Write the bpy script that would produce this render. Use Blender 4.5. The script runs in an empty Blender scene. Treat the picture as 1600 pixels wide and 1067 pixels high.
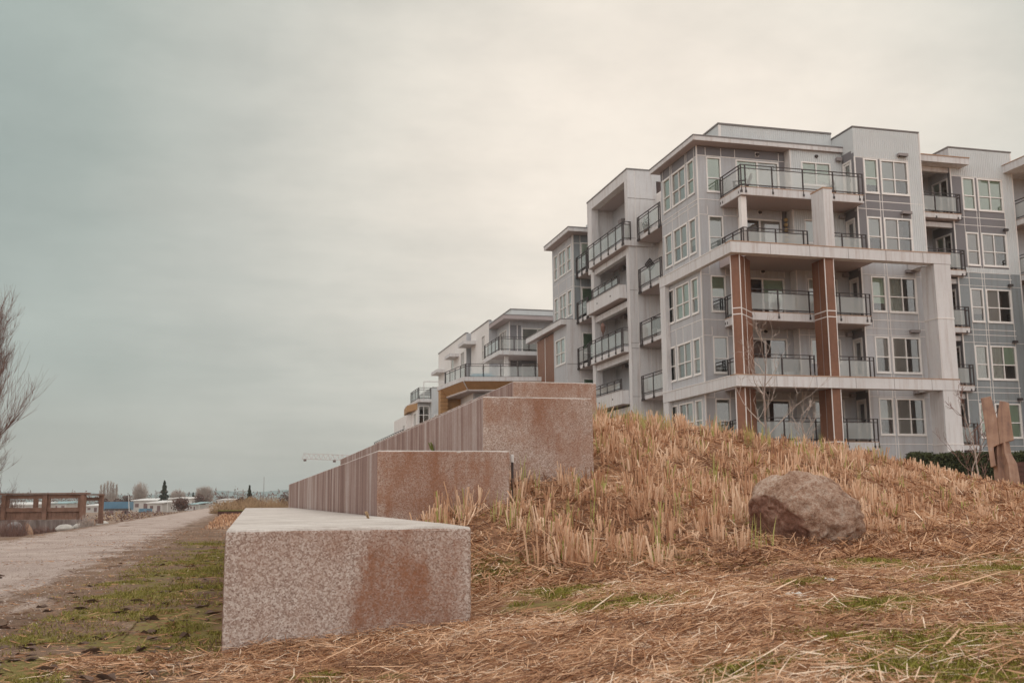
import bpy, bmesh, math, random
import numpy as np
from mathutils import Vector, Matrix, noise as mnoise

random.seed(7)
rng = np.random.default_rng(11)
scene = bpy.context.scene
COL = scene.collection

# ------------------------------------------------------------------ camera
FPX = 1600.0                                  # focal length for a 1600 px wide frame
PITCH, ROLL, YAW = (math.radians(a) for a in (8.788, -0.509, 14.666))
EYE = Vector((0, 0, 0.66))
fwd = Vector((math.sin(YAW) * math.cos(PITCH), math.cos(YAW) * math.cos(PITCH), math.sin(PITCH)))
rgt0 = Vector((math.cos(YAW), -math.sin(YAW), 0))
up0 = rgt0.cross(fwd)
rgt = math.cos(ROLL) * rgt0 + math.sin(ROLL) * up0
upv = -math.sin(ROLL) * rgt0 + math.cos(ROLL) * up0
cam_d = bpy.data.cameras.new('camera')
cam = bpy.data.objects.new('camera', cam_d)
COL.objects.link(cam)
M = Matrix((rgt, upv, -fwd)).transposed().to_4x4()
M.translation = EYE
cam.matrix_world = M
cam_d.sensor_width = 36
cam_d.lens = 36
cam_d.clip_end = 12000
cam_d.clip_start = 0.05
cam_d.dof.use_dof = True
cam_d.dof.focus_distance = 13
cam_d.dof.aperture_fstop = 11
scene.camera = cam
SN, CS = math.sin(YAW), math.cos(YAW)


def bearing(px, D):
    """ground position at forward distance D on the bearing of a photo column"""
    s = (px - 800) / FPX * D
    return s * CS + D * SN, -s * SN + D * CS


# ------------------------------------------------------------------ materials
def new_mat(name):
    m = bpy.data.materials.new(name)
    m.use_nodes = True
    nt = m.node_tree
    nt.nodes.clear()
    out = nt.nodes.new('ShaderNodeOutputMaterial')
    return m, nt, out


def N(nt, t, **kw):
    n = nt.nodes.new(t)
    for k, v in kw.items():
        if k in n.inputs:
            n.inputs[k].default_value = v
        else:
            setattr(n, k, v)
    return n


def L(nt, a, b):
    nt.links.new(a, b)


def pos(nt, scale=(1, 1, 1)):
    g = N(nt, 'ShaderNodeNewGeometry')
    mp = N(nt, 'ShaderNodeMapping')
    mp.inputs['Scale'].default_value = scale
    L(nt, g.outputs['Position'], mp.inputs['Vector'])
    return mp.outputs[0]


def noise(nt, vec, scale, detail=3, rough=.55):
    n = N(nt, 'ShaderNodeTexNoise')
    n.inputs['Scale'].default_value = scale
    n.inputs['Detail'].default_value = detail
    n.inputs['Roughness'].default_value = rough
    L(nt, vec, n.inputs['Vector'])
    return n.outputs['Fac']


def ramp(nt, fac, stops, interp='LINEAR'):
    r = N(nt, 'ShaderNodeValToRGB')
    cr = r.color_ramp
    cr.interpolation = interp
    while len(cr.elements) < len(stops):
        cr.elements.new(.5)
    for e, (p, c) in zip(cr.elements, stops):
        e.position = p
        e.color = (c[0], c[1], c[2], 1) if hasattr(c, '__len__') else (c, c, c, 1)
    L(nt, fac, r.inputs[0])
    return r.outputs[0]


def mix(nt, fac, a, b, blend='MIX'):
    m = N(nt, 'ShaderNodeMix', data_type='RGBA', blend_type=blend)
    for sock, v in ((m.inputs[0], fac), (m.inputs[6], a), (m.inputs[7], b)):
        if hasattr(v, 'is_linked'):
            L(nt, v, sock)
        elif hasattr(v, '__len__'):
            sock.default_value = (v[0], v[1], v[2], 1)
        else:
            sock.default_value = v
    return m.outputs[2]


def math_(nt, op, a, b=None, clamp=False):
    m = N(nt, 'ShaderNodeMath', operation=op, use_clamp=clamp)
    for i, v in enumerate((a, b)):
        if v is None:
            continue
        if hasattr(v, 'is_linked'):
            L(nt, v, m.inputs[i])
        else:
            m.inputs[i].default_value = v
    return m.outputs[0]


def principled(nt, out, col, rough=.7, spec=.3, metal=0, bump=None, bstr=.2, bdist=.01):
    p = N(nt, 'ShaderNodeBsdfPrincipled')
    for nm, v in (('Base Color', col), ('Roughness', rough)):
        if hasattr(v, 'is_linked'):
            L(nt, v, p.inputs[nm])
        elif hasattr(v, '__len__'):
            p.inputs[nm].default_value = (*v[:3], 1)
        else:
            p.inputs[nm].default_value = v
    p.inputs['Specular IOR Level'].default_value = spec
    p.inputs['Metallic'].default_value = metal
    if bump is not None:
        b = N(nt, 'ShaderNodeBump')
        b.inputs['Strength'].default_value = bstr
        b.inputs['Distance'].default_value = bdist
        L(nt, bump, b.inputs['Height'])
        L(nt, b.outputs[0], p.inputs['Normal'])
    L(nt, p.outputs[0], out.inputs['Surface'])
    return p


MATS = {}


def simple(name, col, rough=.7, spec=.3, var=.12, vs=1.5, metal=0, streak=.0, bump=0, bs=30):
    """paint / panel: colour with slow blotches, fine grain and faint vertical weather streaks"""
    m, nt, out = new_mat(name)
    P = pos(nt)
    n1 = noise(nt, P, vs, 4)
    n2 = noise(nt, P, vs * 14, 2)
    f = math_(nt, 'ADD', math_(nt, 'MULTIPLY', n1, .7), math_(nt, 'MULTIPLY', n2, .3))
    c = ramp(nt, f, [(.3, [x * (1 - var) for x in col]), (.7, [min(1, x * (1 + var)) for x in col])])
    if streak:
        s = noise(nt, pos(nt, (3.2, 3.2, .22)), 1.6, 4, .65)
        sf = ramp(nt, s, [(.48, 0.0), (.72, 1.0)])
        c = mix(nt, math_(nt, 'MULTIPLY', sf, streak), c, [col[0] * .62, col[1] * .5, col[2] * .44])
    principled(nt, out, c, rough, spec, metal, n2 if bump else None, bump, .01)
    MATS[name] = m
    return m


simple('panel_grey', (.50,.495,.50), .6, .3, .07, .5, streak=.38)
simple('panel_blue', (.275,.295,.30), .55, .3, .08, .5, streak=.38)
simple('band_dark', (.215,.20,.205), .55, .3, .08, .7)
simple('corrugated', (.62,.63,.62), .45, .4, .05, .5, streak=.15)
simple('white_trim', (.80,.75,.71), .55, .3, .05, 1, streak=.15)
simple('stucco', (.68,.655,.64), .8, .2, .07, .6, streak=.5)
simple('soffit', (.46,.385,.37), .8, .2, .07, .6)  # reddish shadow tone of the undersides is mixed into this colour
simple('brown_panel', (.235,.105,.060), .5, .35, .22, .5, streak=.45)
simple('wood_clad', (.42, .23, .10), .6, .3, .15, 3)
simple('rusty_cap', (.45,.29,.20), .8, .2, .3, 2)
simple('dark_metal', (.065, .048, .045), .5, .4, .15, 3)
simple('vinyl', (.84,.79,.74), .4, .4, .04, 1)
simple('dark_interior', (.20,.13,.12), .9, .1, .3, 1.2)  # dark tone stands in for the shade of unlit rooms
simple('blind_green', (.70,.88,.67), .8, .1, .05, 1)
simple('blind_grey', (.68,.69,.67), .8, .1, .05, 1)
simple('blind_pink', (.56,.48,.46), .8, .1, .06, 1)
simple('curtain', (.78,.76,.70), .9, .1, .12, 6)
simple('roofing', (.25, .23, .22), .9, .1, .15, 2)
simple('lamp_grey', (.30, .26, .25), .5, .3, .1, 3)
simple('white_paint', (.72, .69, .65), .5, .3, .06, 2, streak=.2)
simple('weathered_wood', (.25, .145, .105), .85, .15, .3, 4, streak=.3, bump=.3)
simple('dark_wood', (.10, .05, .04), .8, .15, .2, 3)
simple('blue_steel', (.13, .24, .33), .5, .3, .12, 1, streak=.2)
simple('teal_steel', (.30, .42, .42), .5, .3, .12, 1)
simple('tan_wall', (.36, .27, .225), .8, .2, .1, .5)
simple('pale_wall', (.52, .48, .44), .8, .2, .1, .3)
simple('crane_paint', (.58, .50, .47), .6, .3, .1, 1)
simple('red_plastic', (.55, .05, .05), .5, .3, .1, 3)
simple('blue_cover', (.13, .27, .33), .7, .2, .2, 3)
simple('paper', (.74, .72, .66), .8, .2, .06, 20)
simple('bark', (.27, .20, .17), .9, .1, .25, 6)
simple('bark_far', (.27, .195, .165), .9, .1, .2, 1)
simple('twig_pale', (.44, .36, .31), .9, .1, .2, .6)
simple('twig_red', (.22, .13, .105), .9, .1, .2, 2)
simple('conifer', (.062, .06, .036), .9, .1, .5, .8)
simple('shrub_red', (.14, .075, .058), .9, .1, .4, .6)
simple('dry_reed', (.38, .255, .15), .9, .1, .3, .4)
simple('hedge_leaf', (.065, .07, .028), .8, .2, .5, 4)
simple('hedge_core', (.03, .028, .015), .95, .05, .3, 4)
simple('hill', (.12, .16, .15), 1, 0, .1, .002)
simple('lantern', (.48, .33, .16), .7, .2, .1, 5)
simple('white_rock', (.52, .48, .43), .9, .2, .2, 3)
simple('tan_rock', (.40, .25, .17), .9, .2, .2, 3)
simple('grey_rock', (.24, .22, .21), .9, .2, .2, 3)
simple('leaf_litter', (.16, .105, .08), .9, .15, .45, 9)
simple('weed_green', (.20, .22, .06), .9, .1, .3, 5)


def make_glass():
    m, nt, out = new_mat('glass')
    tr = N(nt, 'ShaderNodeBsdfTransparent')
    tr.inputs[0].default_value = (.93, .96, .92, 1)
    gl = N(nt, 'ShaderNodeBsdfGlossy', Roughness=.03)
    gl.inputs[0].default_value = (.95, .93, .9, 1)
    lw = N(nt, 'ShaderNodeFresnel')
    lw.inputs[0].default_value = 1.75
    ms = N(nt, 'ShaderNodeMixShader')
    L(nt, math_(nt, 'MULTIPLY', lw.outputs[0], 2.5, True), ms.inputs[0])
    L(nt, tr.outputs[0], ms.inputs[1])
    L(nt, gl.outputs[0], ms.inputs[2])
    L(nt, ms.outputs[0], out.inputs['Surface'])
    MATS['glass'] = m
    m, nt, out = new_mat('balcony_glass')
    tr = N(nt, 'ShaderNodeBsdfTransparent')
    tr.inputs[0].default_value = (.92, .92, .9, 1)
    df = N(nt, 'ShaderNodeBsdfDiffuse')
    df.inputs[0].default_value = (.70, .72, .68, 1)
    gl = N(nt, 'ShaderNodeBsdfGlossy', Roughness=.04)
    m1 = N(nt, 'ShaderNodeMixShader')
    m1.inputs[0].default_value = .35
    L(nt, tr.outputs[0], m1.inputs[1])
    L(nt, df.outputs[0], m1.inputs[2])
    fr = N(nt, 'ShaderNodeFresnel')
    fr.inputs[0].default_value = 1.5
    m2 = N(nt, 'ShaderNodeMixShader')
    L(nt, math_(nt, 'MULTIPLY', fr.outputs[0], 1.3, True), m2.inputs[0])
    L(nt, m1.outputs[0], m2.inputs[1])
    L(nt, gl.outputs[0], m2.inputs[2])
    L(nt, m2.outputs[0], out.inputs['Surface'])
    MATS['balcony_glass'] = m


make_glass()


def rust_steel():
    m, nt, out = new_mat('rust_steel')
    P = pos(nt)
    n1 = noise(nt, P, 3.5, 5, .65)
    s = noise(nt, pos(nt, (7, 7, .7)), 1.5, 4, .6)
    c = ramp(nt, math_(nt, 'ADD', math_(nt, 'MULTIPLY', n1, .5), math_(nt, 'MULTIPLY', s, .5)),
             [(.34, (.19, .12, .095)), (.48, (.32, .195, .14)), (.58, (.40, .255, .18)), (.72, (.46, .37, .32))])
    principled(nt, out, c, .75, .3, 0, n1, .3, .02)
    MATS['rust_steel'] = m


rust_steel()


def sums(nt, *pairs):
    a = None
    for s, w in pairs:
        t = math_(nt, 'MULTIPLY', s, w)
        a = t if a is None else math_(nt, 'ADD', a, t)
    return a


def box_mask(nt, sep, axis, c, half, soft, warp):
    """soft 1-D window around coordinate c, its border warped by a noise: the outline of one stain"""
    d = math_(nt, 'ABSOLUTE', math_(nt, 'SUBTRACT', math_(nt, 'ADD', sep.outputs[axis], warp), c))
    return math_(nt, 'SUBTRACT', 1.0, math_(nt, 'DIVIDE', math_(nt, 'SUBTRACT', d, half), soft), True)


def concrete_mats():
    # exposed aggregate end faces, one per block: speckle and the block's own rust stains
    specs = {
        'aggregate_low': dict(base=.25, stains=[(.67, .115, .22, .13, 1.0), (.71, .10, .38, .2, .6), (.95, .022, .30, .12, .9), (.86, .03, .16, .06, .8), (.25, .2, .52, .02, .35)]),
        'aggregate_second': dict(base=.86, stains=[(1.6, .5, .85, .28, .5), (1.42, .16, .82, .2, .8)]),
        'aggregate_third': dict(base=.62, stains=[(2.78, .10, 1.36, .22, .75), (2.45, .25, 1.5, .06, .5), (3.05, .04, 1.25, .2, .45)]),
        'aggregate_top': dict(base=.75, stains=[(3.8, .5, 2.1, .06, .4)]),
    }
    for nm, sp in specs.items():
        m, nt, out = new_mat(nm)
        P = pos(nt)
        sep = N(nt, 'ShaderNodeSeparateXYZ')
        L(nt, P, sep.inputs[0])
        fine = noise(nt, P, 190, 3, .7)
        mid = noise(nt, P, 60, 4, .7)
        big = noise(nt, P, 5.5, 5, .65)
        vor = N(nt, 'ShaderNodeTexVoronoi')
        vor.inputs['Scale'].default_value = 150
        L(nt, P, vor.inputs['Vector'])
        vsep = N(nt, 'ShaderNodeSeparateXYZ')
        L(nt, vor.outputs['Color'], vsep.inputs[0])
        sp_f = sums(nt, (fine, .30), (mid, .22), (math_(nt, 'ADD', math_(nt, 'MULTIPLY', vsep.outputs[0], .6), .2), .48))
        grains = ramp(nt, sp_f, [(.30, (.20, .125, .095)), (.43, (.38, .275, .225)), (.54, (.52, .415, .355)), (.68, (.70, .615, .55))])
        st = noise(nt, pos(nt, (9, 9, 2.2)), 1.0, 5, .65)
        broad = ramp(nt, sums(nt, (big, .55), (st, .45)), [(.46, .0 if nm == 'aggregate_low' else .35), (.58, 1.0)])
        rustc = mix(nt, mid, (.20, .085, .045), (.46, .22, .12))
        rust_sp = mix(nt, .58 if nm == 'aggregate_low' else .76, grains, rustc)
        c = mix(nt, math_(nt, 'MULTIPLY', broad, sp['base']), grains, rust_sp)
        warp = math_(nt, 'MULTIPLY', math_(nt, 'SUBTRACT', noise(nt, pos(nt, (14, 14, 5)), 1.0, 5, .65), .5), .34)
        warpz = math_(nt, 'MULTIPLY', math_(nt, 'SUBTRACT', noise(nt, P, 6, 4, .6), .5), .35)
        rust2 = mix(nt, .88, grains, mix(nt, mid, (.15, .052, .022), (.36, .14, .06)))
        for cx, hx, cz, hz, w in sp['stains']:
            mx = box_mask(nt, sep, 0, cx, hx, .09, warp)
            mz = box_mask(nt, sep, 2, cz, hz, .13, warpz)
            k = math_(nt, 'MULTIPLY', math_(nt, 'MULTIPLY', mx, mz), w)
            k = math_(nt, 'MULTIPLY', k, ramp(nt, sums(nt, (st, .5), (mid, .5)), [(.32, .12), (.60, 1.0)]))
            c = mix(nt, k, c, rust2)
        principled(nt, out, c, .85, .2, 0, sp_f, .35, .004)
        MATS[nm] = m
    # board-marked long sides with vertical weathering
    m, nt, out = new_mat('streaked_concrete')
    P = pos(nt)
    s1 = noise(nt, pos(nt, (1, 2.6, .10)), 1.4, 5, .7)
    s2 = noise(nt, pos(nt, (1, 9, .25)), 1.4, 3, .6)
    n3 = noise(nt, P, 40, 3, .6)
    f = sums(nt, (s1, .66), (s2, .12), (n3, .10), (noise(nt, P, 2.2, 5, .65), .12))
    c = ramp(nt, f, [(.38, (.18, .105, .082)), (.48, (.30, .195, .165)), (.55, (.41, .315, .28)), (.64, (.56, .49, .45))])
    # formwork joints every 1.2 m
    sep = N(nt, 'ShaderNodeSeparateXYZ')
    L(nt, P, sep.inputs[0])
    fr = math_(nt, 'FRACT', math_(nt, 'DIVIDE', sep.outputs[1], 1.22))
    j = ramp(nt, math_(nt, 'ABSOLUTE', math_(nt, 'SUBTRACT', fr, .5)), [(0.0, 1.0), (.012, 0.0)])
    c = mix(nt, math_(nt, 'MULTIPLY', j, .35), c, (.13, .08, .065))
    principled(nt, out, c, .85, .2, 0, f, .35, .01)
    MATS['streaked_concrete'] = m
    m, nt, out = new_mat('top_concrete')
    P = pos(nt)
    f = sums(nt, (noise(nt, P, 120, 3, .7), .4), (noise(nt, P, 6, 4, .6), .4), (noise(nt, P, 1.2, 2), .2))
    c = ramp(nt, f, [(.36, (.36, .30, .26)), (.5, (.54, .48, .43)), (.66, (.70, .64, .585))])
    dirt = ramp(nt, sums(nt, (noise(nt, P, 3.1, 6, .7), .7), (noise(nt, P, 30, 3, .6), .3)), [(.52, 0.0), (.66, 1.0)])
    c = mix(nt, math_(nt, 'MULTIPLY', dirt, .55), c, (.27, .20, .155))
    sep = N(nt, 'ShaderNodeSeparateXYZ')
    L(nt, P, sep.inputs[0])
    jt = ramp(nt, math_(nt, 'ABSOLUTE', math_(nt, 'SUBTRACT', math_(nt, 'FRACT', math_(nt, 'DIVIDE', sep.outputs[1], 2.44)), .5)), [(0.0, 1.0), (.008, 0.0)])
    c = mix(nt, math_(nt, 'MULTIPLY', jt, .6), c, (.16, .12, .10))
    principled(nt, out, c, .85, .2, 0, f, .3, .005)
    MATS['top_concrete'] = m
    # weathered footing under the timber viewing screen
    m, nt, out = new_mat('old_concrete')
    s = noise(nt, pos(nt, (3, 3, .5)), 1.5, 4, .6)
    c = ramp(nt, s, [(.35, (.14, .10, .085)), (.65, (.34, .28, .25))])
    principled(nt, out, c, .9, .2, 0, noise(nt, pos(nt), 30, 3), .3, .01)
    MATS['old_concrete'] = m


concrete_mats()


def boulder_mat():
    m, nt, out = new_mat('boulder_stone')
    P = pos(nt)
    a = noise(nt, P, 4.5, 6, .68)
    b = noise(nt, P, 38, 4, .7)
    d = noise(nt, P, 110, 2, .6)
    lich = noise(nt, P, 14, 5, .7)
    f = sums(nt, (a, .36), (b, .40), (d, .24))
    c = ramp(nt, f, [(.38, (.17, .088, .058)), (.47, (.33, .195, .13)), (.56, (.47, .335, .255)), (.68, (.67, .55, .46))])
    c = mix(nt, math_(nt, 'MULTIPLY', ramp(nt, lich, [(.55, 0.0), (.64, 1.0)]), .4), c, (.56, .46, .38))
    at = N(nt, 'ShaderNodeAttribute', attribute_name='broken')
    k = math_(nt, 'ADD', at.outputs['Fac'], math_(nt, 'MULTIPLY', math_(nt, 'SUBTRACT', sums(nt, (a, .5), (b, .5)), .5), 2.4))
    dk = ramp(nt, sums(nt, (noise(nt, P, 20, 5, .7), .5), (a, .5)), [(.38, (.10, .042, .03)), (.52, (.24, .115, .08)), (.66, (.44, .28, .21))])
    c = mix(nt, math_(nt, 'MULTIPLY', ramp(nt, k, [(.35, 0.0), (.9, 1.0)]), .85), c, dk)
    principled(nt, out, c, .9, .2, 0, sums(nt, (b, .6), (a, .4)), .9, .03)
    MATS['boulder_stone'] = m


boulder_mat()


def tint_mat(name, stops, rough=.85):
    m, nt, out = new_mat(name)
    at = N(nt, 'ShaderNodeAttribute', attribute_name='tint')
    c = ramp(nt, at.outputs['Fac'], stops)
    principled(nt, out, c, rough, .15)
    MATS[name] = m


STRAW = [(0, (.16, .08, .05)), (.25, (.35, .17, .09)), (.5, (.51, .275, .145)), (.8, (.70, .44, .275)), (1, (.86, .675, .505))]
tint_mat('straw', STRAW)
tint_mat('stubble', [(0, (.22, .115, .065)), (.2, (.42, .21, .115)), (.45, (.66, .395, .24)), (.85, (.85, .62, .435)), (.87, (.30, .29, .07)), (1, (.46, .42, .15))])
tint_mat('short_grass', [(0, (.14, .10, .035)), (.45, (.24, .215, .05)), (.8, (.33, .29, .075)), (1, (.44, .31, .15))])


def ground_mats():
    for nm in ('ground', 'path'):
        m, nt, out = new_mat(nm)
        P = pos(nt)
        n1 = noise(nt, P, 1.1, 5, .6)
        n2 = noise(nt, P, 9, 4, .65)
        n3 = noise(nt, P, 60, 3, .7)
        nS = noise(nt, pos(nt, (22, 60, 20)), 1.0, 4, .7)
        f = sums(nt, (n1, .25), (n2, .25), (n3, .25), (nS, .25))
        earth = ramp(nt, f, [(.36, (.15, .075, .045)), (.46, (.31, .165, .095)), (.54, (.46, .265, .15)), (.66, (.62, .42, .28))])
        at = N(nt, 'ShaderNodeAttribute', attribute_name='green')
        gm = ramp(nt, math_(nt, 'ADD', at.outputs['Fac'], math_(nt, 'MULTIPLY', math_(nt, 'SUBTRACT', sums(nt, (n2, .6), (n3, .4)), .5), 2.2)), [(.42, 0.0), (.62, 1.0)])
        moss = mix(nt, n3, (.12, .09, .03), (.29, .25, .075))
        c = mix(nt, math_(nt, 'MULTIPLY', gm, .85), earth, moss)
        if nm == 'path':
            g = sums(nt, (n3, .35), (noise(nt, P, 150, 2, .7), .35), (n1, .3))
            grav = ramp(nt, g, [(.36, (.235, .172, .145)), (.5, (.44, .345, .295)), (.66, (.66, .555, .49))])
            ed = N(nt, 'ShaderNodeAttribute', attribute_name='edge')
            nE = noise(nt, pos(nt, (3.2, 1.1, 1)), 1.0, 8, .72)
            k = math_(nt, 'ADD', ed.outputs['Fac'], math_(nt, 'MULTIPLY', math_(nt, 'SUBTRACT', sums(nt, (nE, .75), (n3, .25)), .5), 3.4))
            f = g
        sx_ = N(nt, 'ShaderNodeSeparateXYZ')
        L(nt, P, sx_.inputs[0])
        vg = N(nt, 'ShaderNodeMapRange')
        vg.inputs['From Min'].default_value = .25
        vg.inputs['From Max'].default_value = -.25
        L(nt, sx_.outputs[0], vg.inputs['Value'])
        soil = ramp(nt, f, [(.36, (.085, .052, .038)), (.46, (.17, .108, .075)), (.54, (.26, .165, .11)), (.66, (.38, .27, .19))])
        cov = mix(nt, vg.outputs[0], earth, soil)
        c = mix(nt, math_(nt, 'MULTIPLY', gm, .85), cov, moss)
        if nm == 'path':
            c = mix(nt, ramp(nt, k, [(.25, 0.0), (.75, 1.0)]), c, grav)
        if nm == 'ground':
            spz = N(nt, 'ShaderNodeSeparateXYZ')
            L(nt, P, spz.inputs[0])
            fm = N(nt, 'ShaderNodeMapRange')
            fm.inputs['From Min'].default_value = 16
            fm.inputs['From Max'].default_value = 45
            L(nt, spz.outputs[1], fm.inputs['Value'])
            dry = ramp(nt, sums(nt, (n1, .5), (n2, .5)), [(.38, (.16, .105, .08)), (.5, (.28, .205, .16)), (.62, (.40, .27, .17))])
            c = mix(nt, fm.outputs[0], c, dry)
        principled(nt, out, c, .95, .1, 0, f, .8, .03)
        MATS[nm] = m


ground_mats()


# ------------------------------------------------------------------ mesh helpers
class MB:
    def __init__(self):
        self.v, self.f, self.mi, self.mats = [], [], [], []

    def idx(self, mat):
        if mat not in self.mats:
            self.mats.append(mat)
        return self.mats.index(mat)

    def face(self, pts, mat):
        n = len(self.v)
        self.v += [tuple(p) for p in pts]
        self.f.append(tuple(range(n, n + len(pts))))
        self.mi.append(self.idx(mat))

    def poly(self, verts, faces, mat):
        n = len(self.v)
        self.v += [tuple(p) for p in verts]
        k = self.idx(mat)
        for f in faces:
            self.f.append(tuple(i + n for i in f))
            self.mi.append(k)

    def box(self, x0, x1, y0, y1, z0, z1, mat):
        x0, x1 = min(x0, x1), max(x0, x1)
        y0, y1 = min(y0, y1), max(y0, y1)
        z0, z1 = min(z0, z1), max(z0, z1)
        v = [(x0, y0, z0), (x1, y0, z0), (x1, y1, z0), (x0, y1, z0), (x0, y0, z1), (x1, y0, z1), (x1, y1, z1), (x0, y1, z1)]
        self.poly(v, [(0, 3, 2, 1), (4, 5, 6, 7), (0, 1, 5, 4), (1, 2, 6, 5), (2, 3, 7, 6), (3, 0, 4, 7)], mat)

    def fbox(self, F, a0, a1, d0, d1, z0, z1, mat):
        p, q = P3(F, a0, d0, z0), P3(F, a1, d1, z1)
        self.box(p[0], q[0], p[1], q[1], p[2], q[2], mat)

    def fquad(self, F, a0, a1, d, z0, z1, mat):
        pts = [P3(F, a0, d, z0), P3(F, a1, d, z0), P3(F, a1, d, z1), P3(F, a0, d, z1)]
        if F[0] == 'X':
            pts.reverse()
        self.face(pts, mat)

    def bar(self, p, q, w, mat, h=None):
        p, q = Vector(p), Vector(q)
        d = (q - p)
        if d.length < 1e-6:
            return
        d.normalize()
        ref = Vector((0, 0, 1)) if abs(d.z) < .95 else Vector((0, 1, 0))
        s = d.cross(ref).normalized() * (w / 2)
        u = s.cross(d).normalized() * ((h or w) / 2)
        v = [p + s + u, p - s + u, p - s - u, p + s - u, q + s + u, q - s + u, q - s - u, q + s - u]
        self.poly(v, [(0, 1, 2, 3), (7, 6, 5, 4), (0, 4, 5, 1), (1, 5, 6, 2), (2, 6, 7, 3), (3, 7, 4, 0)], mat)

    def tube(self, pts, radii, n, mat):
        rings = []
        base = len(self.v)
        k = self.idx(mat)
        for i, p in enumerate(pts):
            p = Vector(p)
            d = Vector(pts[min(i + 1, len(pts) - 1)]) - Vector(pts[max(i - 1, 0)])
            if d.length < 1e-9:
                d = Vector((0, 0, 1))
            d.normalize()
            ref = Vector((0, 0, 1)) if abs(d.z) < .9 else Vector((1, 0, 0))
            s = d.cross(ref).normalized()
            u = s.cross(d)
            for j in range(n):
                a = 2 * math.pi * j / n
                self.v.append(tuple(p + (s * math.cos(a) + u * math.sin(a)) * radii[i]))
        for i in range(len(pts) - 1):
            for j in range(n):
                a, b = base + i * n + j, base + i * n + (j + 1) % n
                self.f.append((a, b, b + n, a + n))
                self.mi.append(k)
        self.f.append(tuple(base + j for j in range(n))[::-1])
        self.mi.append(k)
        e = base + (len(pts) - 1) * n
        self.f.append(tuple(e + j for j in range(n)))
        self.mi.append(k)

    def prism(self, poly, z0, z1, mat):
        n = len(poly)
        v = [(x, y, z0) for x, y in poly] + [(x, y, z1) for x, y in poly]
        fs = [tuple(range(n))[::-1], tuple(range(n, 2 * n))]
        fs += [(i, (i + 1) % n, n + (i + 1) % n, n + i) for i in range(n)]
        self.poly(v, fs, mat)

    def build(self, name, parent=None, loc=None, smooth=False):
        if not self.f:
            return None
        if parent is not None:
            o0 = root_loc(parent)
            l = Vector((0, 0, 0))
        else:
            o0 = Vector(loc) if loc is not None else Vector((0, 0, 0))
            l = o0
        me = bpy.data.meshes.new(name)
        me.from_pydata([tuple(Vector(p) - o0) for p in self.v], [], self.f)
        for mt in self.mats:
            me.materials.append(MATS[mt])
        me.polygons.foreach_set('material_index', self.mi)
        if smooth:
            me.polygons.foreach_set('use_smooth', [True] * len(me.polygons))
        me.update()
        o = bpy.data.objects.new(name, me)
        o.location = l
        COL.objects.link(o)
        if parent is not None:
            o.parent = parent
        return o


def root_loc(o):
    while o.parent is not None:
        o = o.parent
    return o.location.copy()


def P3(F, a, d, z):
    return (a, F[1] - d, z) if F[0] == 'Y' else (F[1] - d, a, z)


def tag(o, label=None, cat=None, group=None, kind=None):
    if label:
        o['label'] = label
    if cat:
        o['category'] = cat
    if group:
        o['group'] = group
    if kind:
        o['kind'] = kind
    return o


def thing(name, loc, label, cat, group=None):
    o = bpy.data.objects.new(name, None)
    o.empty_display_size = .2
    o.location = loc
    COL.objects.link(o)
    return tag(o, label, cat, group)


def facade(mb, F, a0, a1, z0, z1, holes, mat, reveal=.12):
    """a wall face at F with rectangular openings, their reveals running inwards"""
    hs = [h for h in holes if h[0] < a1 and h[1] > a0 and h[2] < z1 and h[3] > z0]
    As = sorted({a0, a1, *[min(max(h[0], a0), a1) for h in hs], *[min(max(h[1], a0), a1) for h in hs]})
    Zs = sorted({z0, z1, *[min(max(h[2], z0), z1) for h in hs], *[min(max(h[3], z0), z1) for h in hs]})
    for i in range(len(As) - 1):
        for j in range(len(Zs) - 1):
            ca, cz = (As[i] + As[i + 1]) / 2, (Zs[j] + Zs[j + 1]) / 2
            if any(h[0] < ca < h[1] and h[2] < cz < h[3] for h in hs):
                continue
            mb.fquad(F, As[i], As[i + 1], 0, Zs[j], Zs[j + 1], mat)
    for h in hs:
        b0, b1, c0, c1 = h
        for q in ([(b0, 0, c0), (b0, 0, c1), (b0, -reveal, c1), (b0, -reveal, c0)], [(b1, 0, c0), (b1, -reveal, c0), (b1, -reveal, c1), (b1, 0, c1)],
                  [(b0, 0, c1), (b1, 0, c1), (b1, -reveal, c1), (b0, -reveal, c1)], [(b0, 0, c0), (b0, -reveal, c0), (b1, -reveal, c0), (b1, 0, c0)]):
            mb.face([P3(F, *p) for p in q], mat)


def ribs(mb, F, a0, a1, z0, z1, holes, mat, pitch=.115):
    """standing ribs of corrugated cladding, cut around the openings"""
    a = a0 + pitch / 2
    while a < a1 - pitch * .3:
        segs = [(z0, z1)]
        for h in holes:
            if h[0] - .02 < a < h[1] + .02:
                ns = []
                for s in segs:
                    if h[2] > s[0]:
                        ns.append((s[0], min(s[1], h[2])))
                    if h[3] < s[1]:
                        ns.append((max(s[0], h[3]), s[1]))
                segs = ns
        for s0, s1 in segs:
            if s1 - s0 > .03:
                w = pitch * .5
                v = [P3(F, a - w / 2, .001, s0), P3(F, a - w / 4, .022, s0), P3(F, a + w / 4, .022, s0), P3(F, a + w / 2, .001, s0)]
                t = [(p[0], p[1], s1) for p in v]
                fs = [(0, 1, 5, 4), (1, 2, 6, 5), (2, 3, 7, 6), (4, 5, 6, 7)]
                if F[0] == 'X':
                    fs = [f[::-1] for f in fs]
                mb.poly(v + t, fs, mat)
        a += pitch


WRND = random.Random(12)
FILL = {'g': 'blind_green', 's': 'blind_grey', 'p': 'blind_pink', 'c': 'curtain'}


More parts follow.
